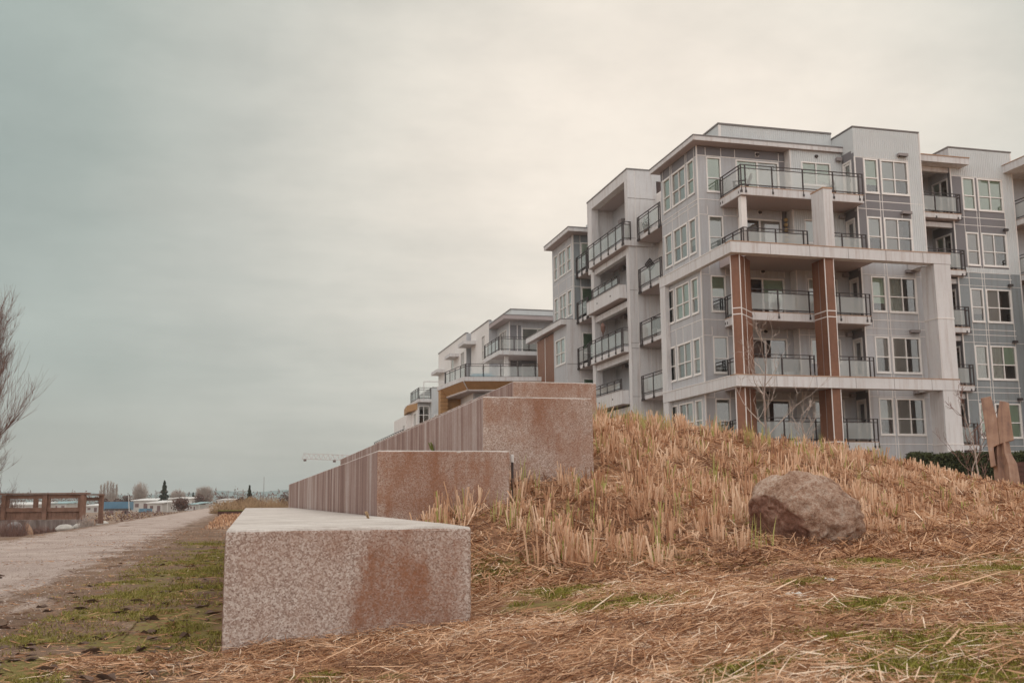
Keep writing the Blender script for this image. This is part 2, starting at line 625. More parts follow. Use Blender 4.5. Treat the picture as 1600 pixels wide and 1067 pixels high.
def window(bld, F, a0, a1, z0, z1, cols=(0, 1), tr=.42, fills='s', name='window', bar=.055, trim=.07, half=None):
    """one window: frame with mullions, recess, pane and blinds behind it; returns its opening"""
    f = MB()
    w = a1 - a0
    # frame members butt end to end
    f.fbox(F, a0, a0 + trim, -.07, .025, z0, z1, 'vinyl')
    f.fbox(F, a1 - trim, a1, -.07, .025, z0, z1, 'vinyl')
    f.fbox(F, a0 + trim, a1 - trim, -.07, .025, z1 - trim, z1, 'vinyl')
    f.fbox(F, a0 + trim, a1 - trim, -.07, .025, z0, z0 + trim, 'vinyl')
    f.fbox(F, a0 - .03, a1 + .03, .027, .05, z0 - .045, z0 - .002, 'vinyl')
    ib0, ib1 = a0 + trim, a1 - trim
    edges = [ib0 + (ib1 - ib0) * c for c in cols]
    zt = z0 + (z1 - z0) * tr if tr else None
    for e in edges[1:-1]:
        f.fbox(F, e - bar / 2, e + bar / 2, -.055, .012, z0 + trim, z1 - trim, 'vinyl')
    if tr:
        for k in range(len(edges) - 1):
            l = edges[k] + (bar / 2 if k else 0)
            r = edges[k + 1] - (bar / 2 if k < len(edges) - 2 else 0)
            f.fbox(F, l, r, -.055, .010, zt - bar / 2, zt + bar / 2, 'vinyl')
    # shallow recess behind the glass, its colour standing in for room darkness
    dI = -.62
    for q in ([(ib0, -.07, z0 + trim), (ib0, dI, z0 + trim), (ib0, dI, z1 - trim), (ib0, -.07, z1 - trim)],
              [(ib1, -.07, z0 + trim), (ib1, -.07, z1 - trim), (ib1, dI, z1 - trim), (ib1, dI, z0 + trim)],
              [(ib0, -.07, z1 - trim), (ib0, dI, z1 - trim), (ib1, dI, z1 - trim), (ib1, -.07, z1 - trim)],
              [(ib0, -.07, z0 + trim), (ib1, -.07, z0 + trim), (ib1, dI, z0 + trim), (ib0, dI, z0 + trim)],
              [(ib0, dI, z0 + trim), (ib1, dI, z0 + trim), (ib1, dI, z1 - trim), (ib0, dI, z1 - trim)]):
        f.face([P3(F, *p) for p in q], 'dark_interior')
    fo = f.build(name, bld)
    p = MB()
    p.fquad(F, ib0, ib1, -.045, z0 + trim, z1 - trim, 'glass')
    p.build('pane', fo)
    b = MB()
    for k in range(len(edges) - 1):
        c = fills[k] if k < len(fills) else fills[-1]
        lo = z0 + trim
        if c.isupper():                       # blind let down over the upper sash only
            lo = zt if zt else z0 + (z1 - z0) * .45
            c = c.lower()
        elif c in FILL:
            lo += (z1 - z0) * WRND.choice((0, 0, 0, .08, .2, .35)) if (c != 'c' and tr and len(edges) == 2) or WRND.random() < .25 else 0
        if c in FILL:
            if c == 'c':                       # pleated curtain
                n = max(3, int((edges[k + 1] - edges[k]) / .09))
                for i in range(n):
                    l = edges[k] + (edges[k + 1] - edges[k]) * i / n
                    r = edges[k] + (edges[k + 1] - edges[k]) * (i + 1) / n
                    b.face([P3(F, l, -.075 - .03 * (i % 2), lo), P3(F, r, -.075 - .03 * ((i + 1) % 2), lo), P3(F, r, -.075 - .03 * ((i + 1) % 2), z1 - trim), P3(F, l, -.075 - .03 * (i % 2), z1 - trim)], 'curtain')
            else:
                b.fbox(F, edges[k] + .012, edges[k + 1] - .012, -.085, -.075, lo + .01, z1 - trim - .002, FILL[c])
    b.build('blind', fo)
    return (a0 + .002, a1 - .002, z0 + .002, z1 - .002)


def slider(bld, F, a0, a1, z0, z1, fills='sd', name='sliding_door'):
    return window(bld, F, a0, a1, z0, z1, (0, .5, 1), None, fills, name, .08, .08)


def door(bld, F, a0, a1, z0, z1, fill='d'):
    f = MB()
    f.fbox(F, a0, a0 + .07, -.08, .03, z0, z1, 'vinyl')
    f.fbox(F, a1 - .07, a1, -.08, .03, z0, z1, 'vinyl')
    f.fbox(F, a0 + .07, a1 - .07, -.08, .03, z1 - .07, z1, 'vinyl')
    b0, b1, c1 = a0 + .07, a1 - .07, z1 - .07
    s = .14
    f.fbox(F, b0, b0 + s, -.06, -.01, z0, c1, 'white_paint')
    f.fbox(F, b1 - s, b1, -.06, -.01, z0, c1, 'white_paint')
    f.fbox(F, b0 + s, b1 - s, -.06, -.01, c1 - s, c1, 'white_paint')
    f.fbox(F, b0 + s, b1 - s, -.06, -.01, z0, z0 + .3, 'white_paint')
    f.fbox(F, b0 + s, b1 - s, -.35, -.34, z0 + .3, c1 - s, 'dark_interior')
    f.fbox(F, b0 + s * .4, b0 + s * .6, -.01, .05, z0 + .95, z0 + 1.1, 'dark_metal')
    o = f.build('door', bld)
    p = MB()
    p.fquad(F, b0 + s, b1 - s, -.035, z0 + .3, c1 - s, 'glass')
    p.build('pane', o)
    if fill in FILL:
        b = MB()
        b.fbox(F, b0 + s, b1 - s, -.09, -.08, z0 + .3, c1 - s, FILL[fill])
        b.build('blind', o)
    return (a0 + .002, a1 - .002, z0, z1 - .002)


def railing(bal, path, z, h=1.06, step=1.35, drop=.30, name='railing', double=True):
    """glass guard along a plan polyline: posts bolted to the slab edge, two top rails, bottom rail"""
    r, g = MB(), MB()
    for i in range(len(path) - 1):
        p, q = Vector((*path[i], 0)), Vector((*path[i + 1], 0))
        d = q - p
        ln = d.length
        d.normalize()
        n = max(1, round(ln / step))
        ts = [ln * k / n for k in range(n + 1)]
        if double and ln > 1.6:
            ts = [0.0] + [.22] + ts[1:-1] + [ln - .22, ln]
        for k, t in enumerate(ts):
            if i and k == 0:
                continue
            c = p + d * t
            r.box(c.x - .026, c.x + .026, c.y - .026, c.y + .026, z - drop, z + h - .018, 'dark_metal')
            if drop > .1:
                r.box(c.x - .045, c.x + .045, c.y - .045, c.y + .045, z - drop - .004, z - drop + .12, 'dark_metal')
        for zz, w in ((h, .05), (h - .16, .03), (.10, .04)):
            a = p - d * .03 if i == 0 else p + d * .028
            r.bar((a.x, a.y, z + zz), (q.x + d.x * .03, q.y + d.y * .03, z + zz), w, 'dark_metal', .036)
        gs = [t for t in ts]
        nn = Vector((d.y, -d.x, 0)) * .008
        for k in range(len(gs) - 1):
            if gs[k + 1] - gs[k] < .3:
                continue
            a, b = p + d * (gs[k] + .045), p + d * (gs[k + 1] - .045)
            zb, zt = z + .125, z + h - .18
            g.poly([(a.x, a.y, zb), (b.x, b.y, zb), (b.x, b.y, zt), (a.x, a.y, zt)], [(0, 1, 2, 3)], 'balcony_glass')
    r.build(name, bal)
    g.build('glass_panel', bal)


def balcony(bld, x0, x1, y0, y1, zt, zb, path, mat='stucco', h=1.06, step=1.35, drop=.30, cap=True, soff=True):
    s = MB()
    s.box(x0, x1, y0, y1, zb + .02, zt - .03, mat)
    if soff:
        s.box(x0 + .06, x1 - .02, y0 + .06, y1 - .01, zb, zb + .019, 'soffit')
    if cap:
        s.box(x0 - .015, x1 + .015, y0 - .015, y1 - .01, zt - .029, zt, 'rusty_cap')
    o = s.build('balcony', bld)
    if path:
        railing(o, path, zt, h, step, drop)
    return o


def strips(mb, F, zs, as_, a0, a1, z0, z1, mat='white_trim', w=.035, d=.012):
    for z in zs:
        mb.fbox(F, a0, a1, 0.001, d, z - w / 2, z + w / 2, mat)
    for a in as_:
        if isinstance(a, tuple):
            mb.fbox(F, a[0] - w / 2, a[0] + w / 2, .001, d + .002, a[1], a[2], mat)
        else:
            mb.fbox(F, a - w / 2, a + w / 2, .001, d + .002, z0, z1, mat)


# ================================================================== main apartment building
FL = [3.22, 6.22, 9.22, 12.22, 15.22]
A = thing('apartment_building', (24, 44, .8), 'long five-storey pale grey apartment building with balconies and brown pillars on the right', 'building')
walls, corr, trims = MB(), MB(), MB()
BASE = .3


def flush():
    global walls, corr, trims
    walls.build('wall', A)
    corr.build('corrugated_wall', A)
    trims.build('trim', A)
    walls, corr, trims = MB(), MB(), MB()



# --- wing A, left face (X = 21.2) and front (Y = 44.71)
FA = ('X', 21.2)
holes = []
fillsL = {4: ('g', 'sp', 'g'), 3: ('s', 'sS', 's'), 2: ('P', 'gg', 'g'), 1: ('p', 'sP', 's'), 0: ('p', 'sd', 's')}
for k, zf in enumerate(FL):
    z0, z1 = zf + .36, zf + 2.13
    fl = fillsL[k]
    holes.append(window(A, FA, 47.97, 48.90, z0, z1, (0, 1), .44, fl[0]))
    holes.append(window(A, FA, 46.08, 47.76, z0, z1, (0, .5, 1), .44, fl[1]))
    holes.append(window(A, FA, 45.05, 45.84, z0, z1, (0, 1), .44, fl[2]))
facade(walls, FA, 44.71, 49.22, BASE, 17.35, holes, 'panel_grey')
facade(walls, FA, 44.71, 49.22, 17.35, 17.92, [], 'band_dark')
strips(trims, FA, [15.18, 9.18, 17.37, 14.36, 8.36, 14.95], [], 44.72, 49.2, 0, 0)
strips(trims, FA, [], [(45.0, 17.37, 17.9), (45.9, 17.37, 17.9), (46.05, 17.37, 17.9), (47.78, 17.37, 17.9), (47.95, 17.37, 17.9), (48.95, 17.37, 17.9), (47.0, 14.37, 15.17), (45.9, 14.37, 15.17), (47.85, 14.37, 15.17),
                       (47.0, 8.37, 9.17), (45.9, 8.37, 9.17), (47.85, 8.37, 9.17), (45.9, 12.2, 12.56), (47.85, 12.2, 12.56)], 0, 0, 0, 0)
trims.box(21.175, 21.235, 44.675, 44.745, BASE, 17.9, 'white_trim')

flush()
FB = ('Y', 44.71)
holes = []
fr = {4: 'g', 3: 's', 2: 'G', 1: 'S', 0: 's'}
sl = {4: 'gs', 3: 'dP', 2: 'dG', 1: 'dd', 0: 'sd'}
for k, zf in enumerate(FL):
    holes.append(window(A, FB, 21.70, 22.50, zf + .36, zf + 2.15, (0, 1), .40, fr[k]))
    holes.append(slider(A, FB, 23.30, 25.68, zf + .06, zf + 2.13, sl[k]))
facade(walls, FB, 21.2, 26.03, BASE, 17.40, holes, 'panel_grey')
facade(walls, FB, 21.2, 26.03, 17.40, 17.92, [], 'band_dark')
for zf in FL[3:]:
    trims.fbox(FB, 25.72, 26.0, .002, .008, zf, zf + 2.66, 'band_dark')
strips(trims, FB, [17.42, 15.18, 9.18], [], 21.25, 26.0, 0, 0)
for zf in FL:
    trims.fbox(FB, 21.25, 21.68, .001, .011, zf + 2.17, zf + 2.2, 'white_trim')
    trims.fbox(FB, 22.53, 23.28, .001, .011, zf + 2.17, zf + 2.2, 'white_trim')
    for a in (21.68, 22.52, 23.28, 25.7):
        trims.fbox(FB, a - .016, a + .016, .001, .014, zf + 2.2, zf + 2.62, 'white_trim')
facade(walls, ('X', 26.03), 44.2, 44.71, BASE, 17.92, [], 'white_trim')

flush()
FC = ('Y', 44.2)
holes = []
for k, zf in enumerate(FL):
    holes.append(window(A, FC, 26.66, 28.32, zf + .9, zf + 2.12, (0, .5, 1), None, ('gg', 'ss', 'sd', 'ss', 'ss')[4 - k]))
facade(walls, FC, 26.03, 28.98, BASE, 12.0, holes, 'panel_grey')
facade(corr, FC, 26.03, 28.98, 12.0, 17.92, holes, 'corrugated')
ribs(corr, FC, 26.06, 28.96, 12.0, 17.9, holes, 'corrugated')
strips(trims, FC, [], [26.07], 0, 0, BASE, 17.9, w=.06)
strips(trims, FC, [9.18, 6.18, 8.5, 5.5], [27.4, 26.6], 26.1, 28.95, 3, 11.5, w=.025)

flush()
# --- tower T (front Y = 43.1, left side X = 28.98)
FT = ('Y', 43.1)
FTs = ('X', 28.98)
hT, hS = [], []
tf = {4: ('g', 'sP'), 3: ('s', 'pd'), 2: ('g', 'cd'), 1: ('P', 'pd'), 0: ('S', 'pd')}
for k, zf in enumerate(FL):
    z0, z1 = zf + .36, zf + 2.13
    hT.append(window(A, FT, 29.48, 30.27, z0, z1, (0, 1), .44, tf[k][0]))
    hT.append(window(A, FT, 30.43, 32.0, z0, z1, (0, .5, 1), .44, tf[k][1]))
    hS.append(door(A, FTs, 43.36, 44.14, zf + .04, zf + 2.1, 's' if k > 3 else 'd'))
facade(walls, FT, 28.98, 32.78, BASE, 12.22, hT, 'panel_grey')
facade(corr, FT, 28.98, 32.78, 12.22, 18.9, hT, 'corrugated')
hb = hT + [(28.98, 32.06, 12.2, 17.42)]
ribs(corr, FT, 29.0, 32.76, 12.22, 18.86, hb, 'corrugated')
# dark infill bands between the upper windows
for z0, z1 in ((12.24, 12.56), (14.38, 15.14), (15.2, 15.56)):
    for a0, a1 in ((29.48, 30.27), (30.43, 32.03)):
        trims.fbox(FT, a0, a1, .002, .007, z0, z1, 'band_dark')
trims.fbox(FT, 29.0, 29.46, .002, .007, 12.24, 17.36, 'band_dark')
trims.fbox(FT, 30.29, 30.41, .002, .007, 12.24, 17.36, 'band_dark')
strips(trims, FT, [17.40, 15.17, 14.75, 9.17, 3.15], [], 29.0, 32.04, 0, 0)
strips(trims, FT, [15.17, 9.17, 3.15], [], 32.04, 32.76, 0, 0)
strips(trims, FT, [11.42, 8.75, 8.42, 5.42], [], 29.0, 32.76, 0, 0, w=.022)
strips(trims, FT, [], [(29.47, 12.3, 17.4), (30.28, 2, 17.4), (30.42, 2, 17.4), (32.03, 12.3, 17.4), (32.03, 2, 12.0), (29.47, 8.8, 9.2), (29.47, 5.5, 6.1), (31.5, 14.4, 14.75)], 0, 0, 0, 0, w=.03)
trims.box(28.955, 29.02, 43.07, 43.12, BASE, 17.4, 'white_trim')
trims.box(32.745, 32.805, 43.06, 43.12, BASE, 18.9, 'white_trim')
facade(walls, FTs, 43.1, 44.2, BASE, 17.4, hS, 'panel_grey')
for zf in FL:
    trims.fbox(FTs, 43.13, 43.34, .002, .008, zf, zf + 2.4, 'band_dark')
    trims.fbox(FTs, 43.34, 44.18, .002, .008, zf + 2.13, zf + 2.55, 'band_dark')
facade(walls, FTs, 43.1, 47.0, 17.4, 18.9, [], 'corrugated')
walls.fquad(('Y', 47.0), 28.98, 32.78, 0, 17, 18.9, 'corrugated')
walls.face([(32.78, 43.1, BASE), (32.78, 47, BASE), (32.78, 47, 18.9), (32.78, 43.1, 18.9)], 'panel_grey')

flush()
# --- wing E (front Y = 44.61, left side X = 35.7)
FE = ('Y', 44.61)
FEs = ('X', 35.7)
hE, hEs = [], []
ef = {4: ('g', 'gg'), 3: ('p', 'pd'), 2: ('p', 'pd'), 1: ('c', 'cG'), 0: ('g', 'dg')}
for k, zf in enumerate(FL):
    z0, z1 = zf + .36, zf + 2.13
    hE.append(window(A, FE, 36.37, 37.15, z0, z1, (0, 1), .44, ef[k][0]))
    hE.append(window(A, FE, 37.32, 38.86, z0, z1, (0, .5, 1), .44, ef[k][1]))
    hEs.append(slider(A, FEs, 44.85, 46.15, zf + .06, zf + 2.1, 'dG' if k > 2 else 'dd'))
hE.append(window(A, FE, 37.0, 38.5, 1.15, 2.05, (0, .5, 1), None, 'gg'))
facade(walls, FE, 35.7, 39.61, BASE, 12.2, hE, 'panel_blue')
facade(corr, FE, 35.7, 39.61, 12.2, 18.9, hE, 'corrugated')
ribs(corr, FE, 35.74, 39.6, 12.2, 18.86, hE + [(35.7, 38.95, 12.45, 17.42)], 'corrugated')
for z0, z1 in ((12.46, 12.56), (14.38, 15.14), (15.2, 15.56)):
    for a0, a1 in ((36.37, 37.15), (37.32, 38.9)):
        trims.fbox(FE, a0, a1, .002, .007, z0, z1, 'band_dark')
trims.fbox(FE, 35.72, 36.35, .002, .007, 12.46, 17.36, 'band_dark')
trims.fbox(FE, 37.17, 37.3, .002, .007, 12.46, 17.36, 'band_dark')
strips(trims, FE, [17.40, 15.17, 12.2, 9.17, 6.17, 3.17, 11.9, 8.9, 5.9, 2.9, 14.75], [], 35.72, 39.0, 0, 0, w=.03)
strips(trims, FE, [11.5, 8.5, 5.5], [], 35.72, 39.6, 0, 0, w=.022)
strips(trims, FE, [], [36.36, 37.16, 37.31, 38.9], 0, 0, 2, 17.4, w=.03)
strips(trims, FE, [], [39.57], 0, 0, BASE, 18.9, w=.07)
facade(walls, FEs, 44.61, 46.4, BASE, 18.9, hEs, 'panel_grey')
for zf in FL:
    trims.fbox(FEs, 44.63, 44.83, .002, .008, zf, zf + 2.4, 'band_dark')
    if zf < 15:
        trims.fbox(FEs, 44.83, 46.3, .002, .008, zf + 2.13, zf + 2.6, 'band_dark')
trims.box(35.675, 35.74, 44.58, 44.63, BASE, 18.0, 'white_trim')
flush()
facade(walls, ('Y', 46.4), 32.78, 35.7, BASE, 18.0, [slider(A, ('Y', 46.4), 33.3, 34.9, zf + .06, zf + 2.1, 'dd') for zf in FL], 'panel_grey')
walls.fquad(('X', 35.7), 46.4, 50, 0, 17, 18.9, 'corrugated')
walls.face([(39.61, 44.61, BASE), (39.61, 50, BASE), (39.61, 50, 18.9), (39.61, 44.61, 18.9)], 'corrugated')

flush()
# --- far right wing, only its edge shows
FG = ('Y', 45.4)
facade(walls, FG, 39.61, 46, BASE, 18.2, [slider(A, FG, 41.0, 43.2, zf + .06, zf + 2.1, 'gd') for zf in FL], 'panel_grey')
gr = MB()
gr.box(39.0, 47, 43.0, 48, 17.75, 18.15, 'stucco')
gr.box(38.97, 47.02, 42.97, 48, 18.151, 18.19, 'rusty_cap')
gr.build('roof', A)
for zf in FL[2:]:
    balcony(A, 39.66, 46, 43.3, 45.39, zf, zf - .33, [(39.72, 45.3), (39.72, 43.36), (46, 43.36)])
gp = MB()
gp.box(39.4, 41.2, 42.3, 43.2, BASE, 11.7, 'stucco')
gp.box(39.35, 41.25, 42.25, 43.25, 11.702, 11.78, 'rusty_cap')
gp.build('column', A)

flush()
# --- recess between A and B, block B, recess, block C
FR = ('X', 22.5)
facade(walls, FR, 49.22, 52.9, BASE, 17.9, [slider(A, FR, 50.6, 52.2, zf + .06, zf + 2.1, 'sd') for zf in FL[1:]], 'white_trim')
walls.face([(21.2, 49.22, BASE), (22.5, 49.22, BASE), (22.5, 49.22, 17.9), (21.2, 49.22, 17.9)], 'panel_grey')
for k, zf in enumerate(FL):
    o = balcony(A, 21.2, 22.48, 49.24, 52.88, zf + .05, zf - .2, [(21.14, 52.55), (21.14, 49.28)], cap=False, step=1.5)
flush()
B0, B1, XB = 52.9, 59.97, 20.72
facade(walls, ('Y', B0), XB, 22.5, BASE, 19.3, [], 'stucco')
bf = MB()
bf.box(XB, XB + .45, B0 + .01, B0 + .47, BASE, 18.68, 'stucco')
bf.build('pillar', A)
bf = MB()
bf.box(XB, XB + .45, 59.15, B1, 14.6, 18.68, 'stucco')
bf.box(XB, XB + .45, 58.95, 59.5, BASE, 14.6, 'stucco')
bf.build('pillar', A)
bf = MB()
bf.box(XB, 23.5, B0 + .01, B1, 18.69, 19.28, 'stucco')
bf.box(XB - .03, 23.5, B0 - .03, B1 + .03, 19.281, 19.36, 'roofing')
bf.box(XB + .46, 22.25, B0 + .3, 59.3, 18.66, 18.688, 'soffit')
bf.build('roof', A)
FBk = ('X', 22.2)
hk = [slider(A, FBk, 54.3, 56.6, zf + .06, zf + 2.1, ('gg', 'gd', 'dd', 'ss', 'gs')[(k + 1) % 5]) for k, zf in enumerate(FL)]
facade(walls, FBk, 53.0, 59.3, BASE, 18.68, hk, 'panel_grey')
walls.fquad(('Y', 59.3), XB + .4, 22.2, 0, BASE, 18.68, 'stucco')
facade(walls, ('Y', B1), XB, 22.4, 14.6, 19.3, [], 'stucco')
strips(trims, ('Y', B0), [17.6, 15.25, 12.25, 9.25, 6.25, 14.95, 8.95], [], XB + .01, 22.4, 0, 0, 'lamp_grey', w=.025, d=.012)
strips(trims, ('Y', B0), [], [(21.18, BASE, 19.2), (21.9, BASE, 15.2)], 0, 0, 0, 0, 'white_trim', w=.03)
for k, zf in enumerate(FL):
    if k in (1, 3):
        s = MB()                                # solid planter-style parapet with a short glass guard
        s.box(20.30, 22.18, B0 + .55, 59.2, zf - .33, zf + .02, 'stucco')
        s.box(20.30, 20.44, B0 + .55, 59.2, zf + .021, zf + .44, 'stucco')
        s.box(20.441, XB, B0 + .55, B0 + .69, zf + .021, zf + .44, 'stucco')
        s.box(20.27, 20.47, B0 + .52, 59.2, zf + .441, zf + .475, 'lamp_grey')
        s.box(20.36, 22.15, B0 + .6, 59.15, zf - .345, zf - .331, 'soffit')
        for yy in (54.9, 57.2):
            s.box(20.285, 20.3, yy, yy + .13, zf + .02, zf + .1, 'dark_metal')
        o = s.build('balcony', A)
        railing(o, [(20.37, 58.4), (20.37, B0 + .75)], zf + .47, .62, 1.3, .0)
    elif k > 0:
        balcony(A, 20.42, 22.18, B0 + .4 if k < 4 else B0 - .1, 59.1, zf - .1, zf - .45,
                [(20.40, 59.2), (20.40, B0 + .45 if k < 4 else B0 - .05), (XB + .1, B0 + .45 if k < 4 else B0 - .05)], cap=False, step=1.25)
    if k > 0:
        lb = MB()
        lb.box(XB + .05, XB + .35, B0 + .48, 58.94, zf - .82, zf - .47, 'stucco')
        lb.box(XB + .36, 22.19, B0 + .48, 59.28, zf - .5, zf - .47, 'soffit')
        lb.build('beam', A)

flush()
# recess between B and C
XC, C0, C1 = 20.5, 62.4, 67.0
FCr = ('Y', C0)
hc = []
for k, zf in enumerate(FL[1:]):
    hc.append(window(A, FCr, 21.05, 22.0, zf + .1, zf + 2.15, (0, 1), .35, 'G'))
facade(walls, FCr, XC, 22.6, 12.2, 17.85, hc, 'panel_blue')
facade(walls, FCr, 20.0, 22.6, BASE, 12.2, hc, 'stucco')
strips(trims, FCr, [17.3, 15.2, 14.4], [20.56, 21.02], XC, 22.4, 12.3, 17.85, w=.035)
strips(trims, FCr, [9.3, 6.3], [], 20.0, 22.4, 0, 0, 'lamp_grey', w=.03)
strips(trims, FCr, [], [(20.9, BASE, 12.2)], 0, 0, 0, 0, 'white_trim', w=.03)
facade(walls, ('X', 22.6), 59.97, C0, BASE, 18, [], 'panel_grey')
for zf in FL[1:]:
    balcony(A, 20.75, 22.58, 59.99, C0 - .02, zf - .02, zf - .3, [(20.7, C0 - .1), (20.7, 60.1)], cap=False, step=1.2)
flush()
FCl = ('X', XC)
hl = []
for k, zf in enumerate(FL[3:]):
    z0, z1 = zf + .36, zf + 2.1
    hl.append(window(A, FCl, 65.73, 66.6, z0, z1, (0, 1), .44, 's'))
    hl.append(window(A, FCl, 63.9, 65.45, z0, z1, (0, .5, 1), .44, 'sp'))
    hl.append(window(A, FCl, 62.72, 63.63, z0, z1, (0, 1), .44, 's'))
facade(walls, FCl, C0, C1, 12.2, 17.85, hl, 'panel_grey')
strips(trims, FCl, [15.2, 14.45, 17.3], [(63.78, 14.5, 15.2), (65.6, 14.5, 15.2), (63.78, 17.3, 17.85), (65.6, 17.3, 17.85)], C0, C1, 0, 0, w=.03)
trims.box(20.47, 20.54, C0 - .03, C0 + .04, 12.2, 17.85, 'white_trim')
walls.fquad(('Y', C1), XC, 23, 0, 12, 17.85, 'panel_grey')
FL2 = ('X', 20.0)
h2 = [window(A, FL2, 62.75, 64.9, 9.4, 11.12, (0, .5, 1), .44, 'sp'), window(A, FL2, 62.75, 64.9, 6.4, 8.12, (0, .5, 1), .44, 'sp')]
facade(walls, FL2, C0, 65.3, BASE, 12.2, h2, 'panel_grey')
bp = MB()
bp.box(20.0, 20.5, 65.3, 69.4, 7.5, 11.75, 'brown_panel')
bp.fbox(('X', 20.0), 67.3, 67.38, .001, .02, 7.5, 11.7, 'white_trim')
bp.fbox(('X', 20.0), 65.3, 69.4, .001, .018, 8.3, 8.38, 'white_trim')
bp.fbox(('X', 20.0), 69.3, 69.38, .001, .02, 7.5, 11.7, 'white_trim')
bp.build('brown_wall', A)
pr = MB()
pr.box(19.62, 22, C0 + .03, 71, 11.86, 12.2, 'stucco')
pr.box(19.6, 22, C0 + .02, 71.02, 12.201, 12.26, 'roofing')
pr.box(19.66, 20.0, C0 + .1, 70.9, 11.845, 11.859, 'soffit')
pr.build('porch_roof', A)

flush()
# --- roofs
rf = MB()
rf.box(20.74, 28.97, 44.02, 49.6, 17.93, 18.14, 'stucco')
rf.box(20.72, 28.97, 44.0, 49.62, 18.141, 18.21, 'roofing')
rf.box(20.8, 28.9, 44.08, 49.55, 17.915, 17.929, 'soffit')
rf.build('roof', A)
rf = MB()
rf.box(19.93, 23, 61.5, 67.1, 17.87, 18.1, 'stucco')
rf.box(19.91, 23, 61.48, 67.12, 18.101, 18.17, 'roofing')
rf.box(20.0, 22.9, 61.57, 67.0, 17.855, 17.869, 'soffit')
rf.build('roof', A)
rf = MB()
rf.box(32.81, 36.4, 43.96, 46.5, 17.83, 18.16, 'stucco')
rf.box(32.81, 36.43, 43.93, 46.5, 18.161, 18.21, 'rusty_cap')
rf.build('roof', A)
rf = MB()
rf.box(28.98, 32.78, 43.1, 47.0, 18.901, 18.93, 'roofing')
rf.box(28.95, 32.81, 43.07, 43.25, 18.931, 19.0, 'roofing')
rf.box(28.95, 29.1, 43.26, 47.0, 18.931, 19.0, 'roofing')
rf.build('roof_edge', A)
rf = MB()
rf.box(35.7, 39.61, 44.61, 50, 18.901, 18.93, 'roofing')
rf.box(35.67, 39.64, 44.58, 44.75, 18.931, 19.0, 'roofing')
rf.box(35.67, 35.82, 44.76, 50, 18.931, 19.0, 'roofing')
rf.build('roof_edge', A)
pp = MB()
FP = ('Y', 45.0)
facade(pp, FP, 22.6, 28.97, 18.15, 19.22, [], 'corrugated')
ribs(pp, FP, 22.75, 28.95, 18.2, 19.2, [], 'corrugated')
pp.fbox(FP, 22.58, 22.72, .001, .03, 18.15, 19.2, 'white_trim')
facade(pp, ('X', 22.6), 45.0, 49.0, 18.15, 19.22, [], 'corrugated')
pp.box(22.55, 28.97, 44.94, 45.12, 19.221, 19.3, 'roofing')
pp.box(22.55, 22.7, 45.121, 49.0, 19.221, 19.3, 'roofing')
pp.build('parapet', A)
pp = MB()
facade(pp, ('X', 21.6), 66.0, 70.0, 18.0, 19.0, [], 'corrugated')
pp.build('parapet', A)
pp = MB()
facade(pp, ('X', 22.0), 60.0, 64.0, 18.1, 19.0, [], 'corrugated')
pp.build('parapet', A)
# unseen cores added so that no light leaks through the shell
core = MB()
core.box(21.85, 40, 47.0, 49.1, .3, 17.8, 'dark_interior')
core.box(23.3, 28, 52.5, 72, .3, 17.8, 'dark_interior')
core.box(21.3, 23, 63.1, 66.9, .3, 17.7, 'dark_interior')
core.build('light_block_core', A)

# --- front balconies of wing A and its concrete frame
for k in (4, 2, 0):
    zf = FL[k]
    balcony(A, 22.35, 28.95, 42.45, 44.68, zf, zf - .42, [(22.39, 44.6), (22.39, 42.47), (28.93, 42.47)], step=1.6)
for k in (3, 1):
    zf = FL[k] - .1
    dk = MB()
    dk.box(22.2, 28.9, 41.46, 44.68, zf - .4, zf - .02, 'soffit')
    dk.box(22.2, 28.9, 41.46, 44.68, zf - .019, zf, 'rusty_cap')
    o = dk.build('balcony', A)
    railing(o, [(22.39, 44.6), (22.39, 42.47), (25.75, 42.47)], zf, 1.1, 1.4, 0)
    railing(o, [(26.3, 42.47), (28.93, 42.47)], zf, 1.1, 1.4, 0)
ps = MB()
ps.box(22.42, 22.70, 42.62, 42.90, 12.13, 14.79, 'white_trim')
ps.build('post', A)
for zt in (12.13, 6.08):
    b = MB()
    zb = zt - .54
    b.box(20.93, 32.44, 40.95, 41.45, zb, zt - .04, 'stucco')
    b.box(20.93, 21.19, 41.451, 49.2, zb, zt - .04, 'stucco')
    b.box(20.91, 32.46, 40.93, 41.47, zt - .039, zt, 'rusty_cap')
    b.box(20.91, 21.19, 41.471, 49.22, zt - .039, zt, 'white_trim')
    b.box(31.6, 32.3, 41.97, 43.08, zb + .1, zt - .05, 'stucco')
    for a in (22.9, 24.9, 26.9, 28.9, 30.9):
        b.box(a, a + .02, 40.944, 40.949, zb, zt - .05, 'lamp_grey')
    b.box(22.3, 25.5, 41.55, 41.7, zb + .06, zb + .13, 'white_trim') if zt > 10 else None
    b.box(26.4, 28.8, 41.55, 41.7, zb + .06, zb + .13, 'white_trim') if zt > 10 else None
    b.build('beam', A)
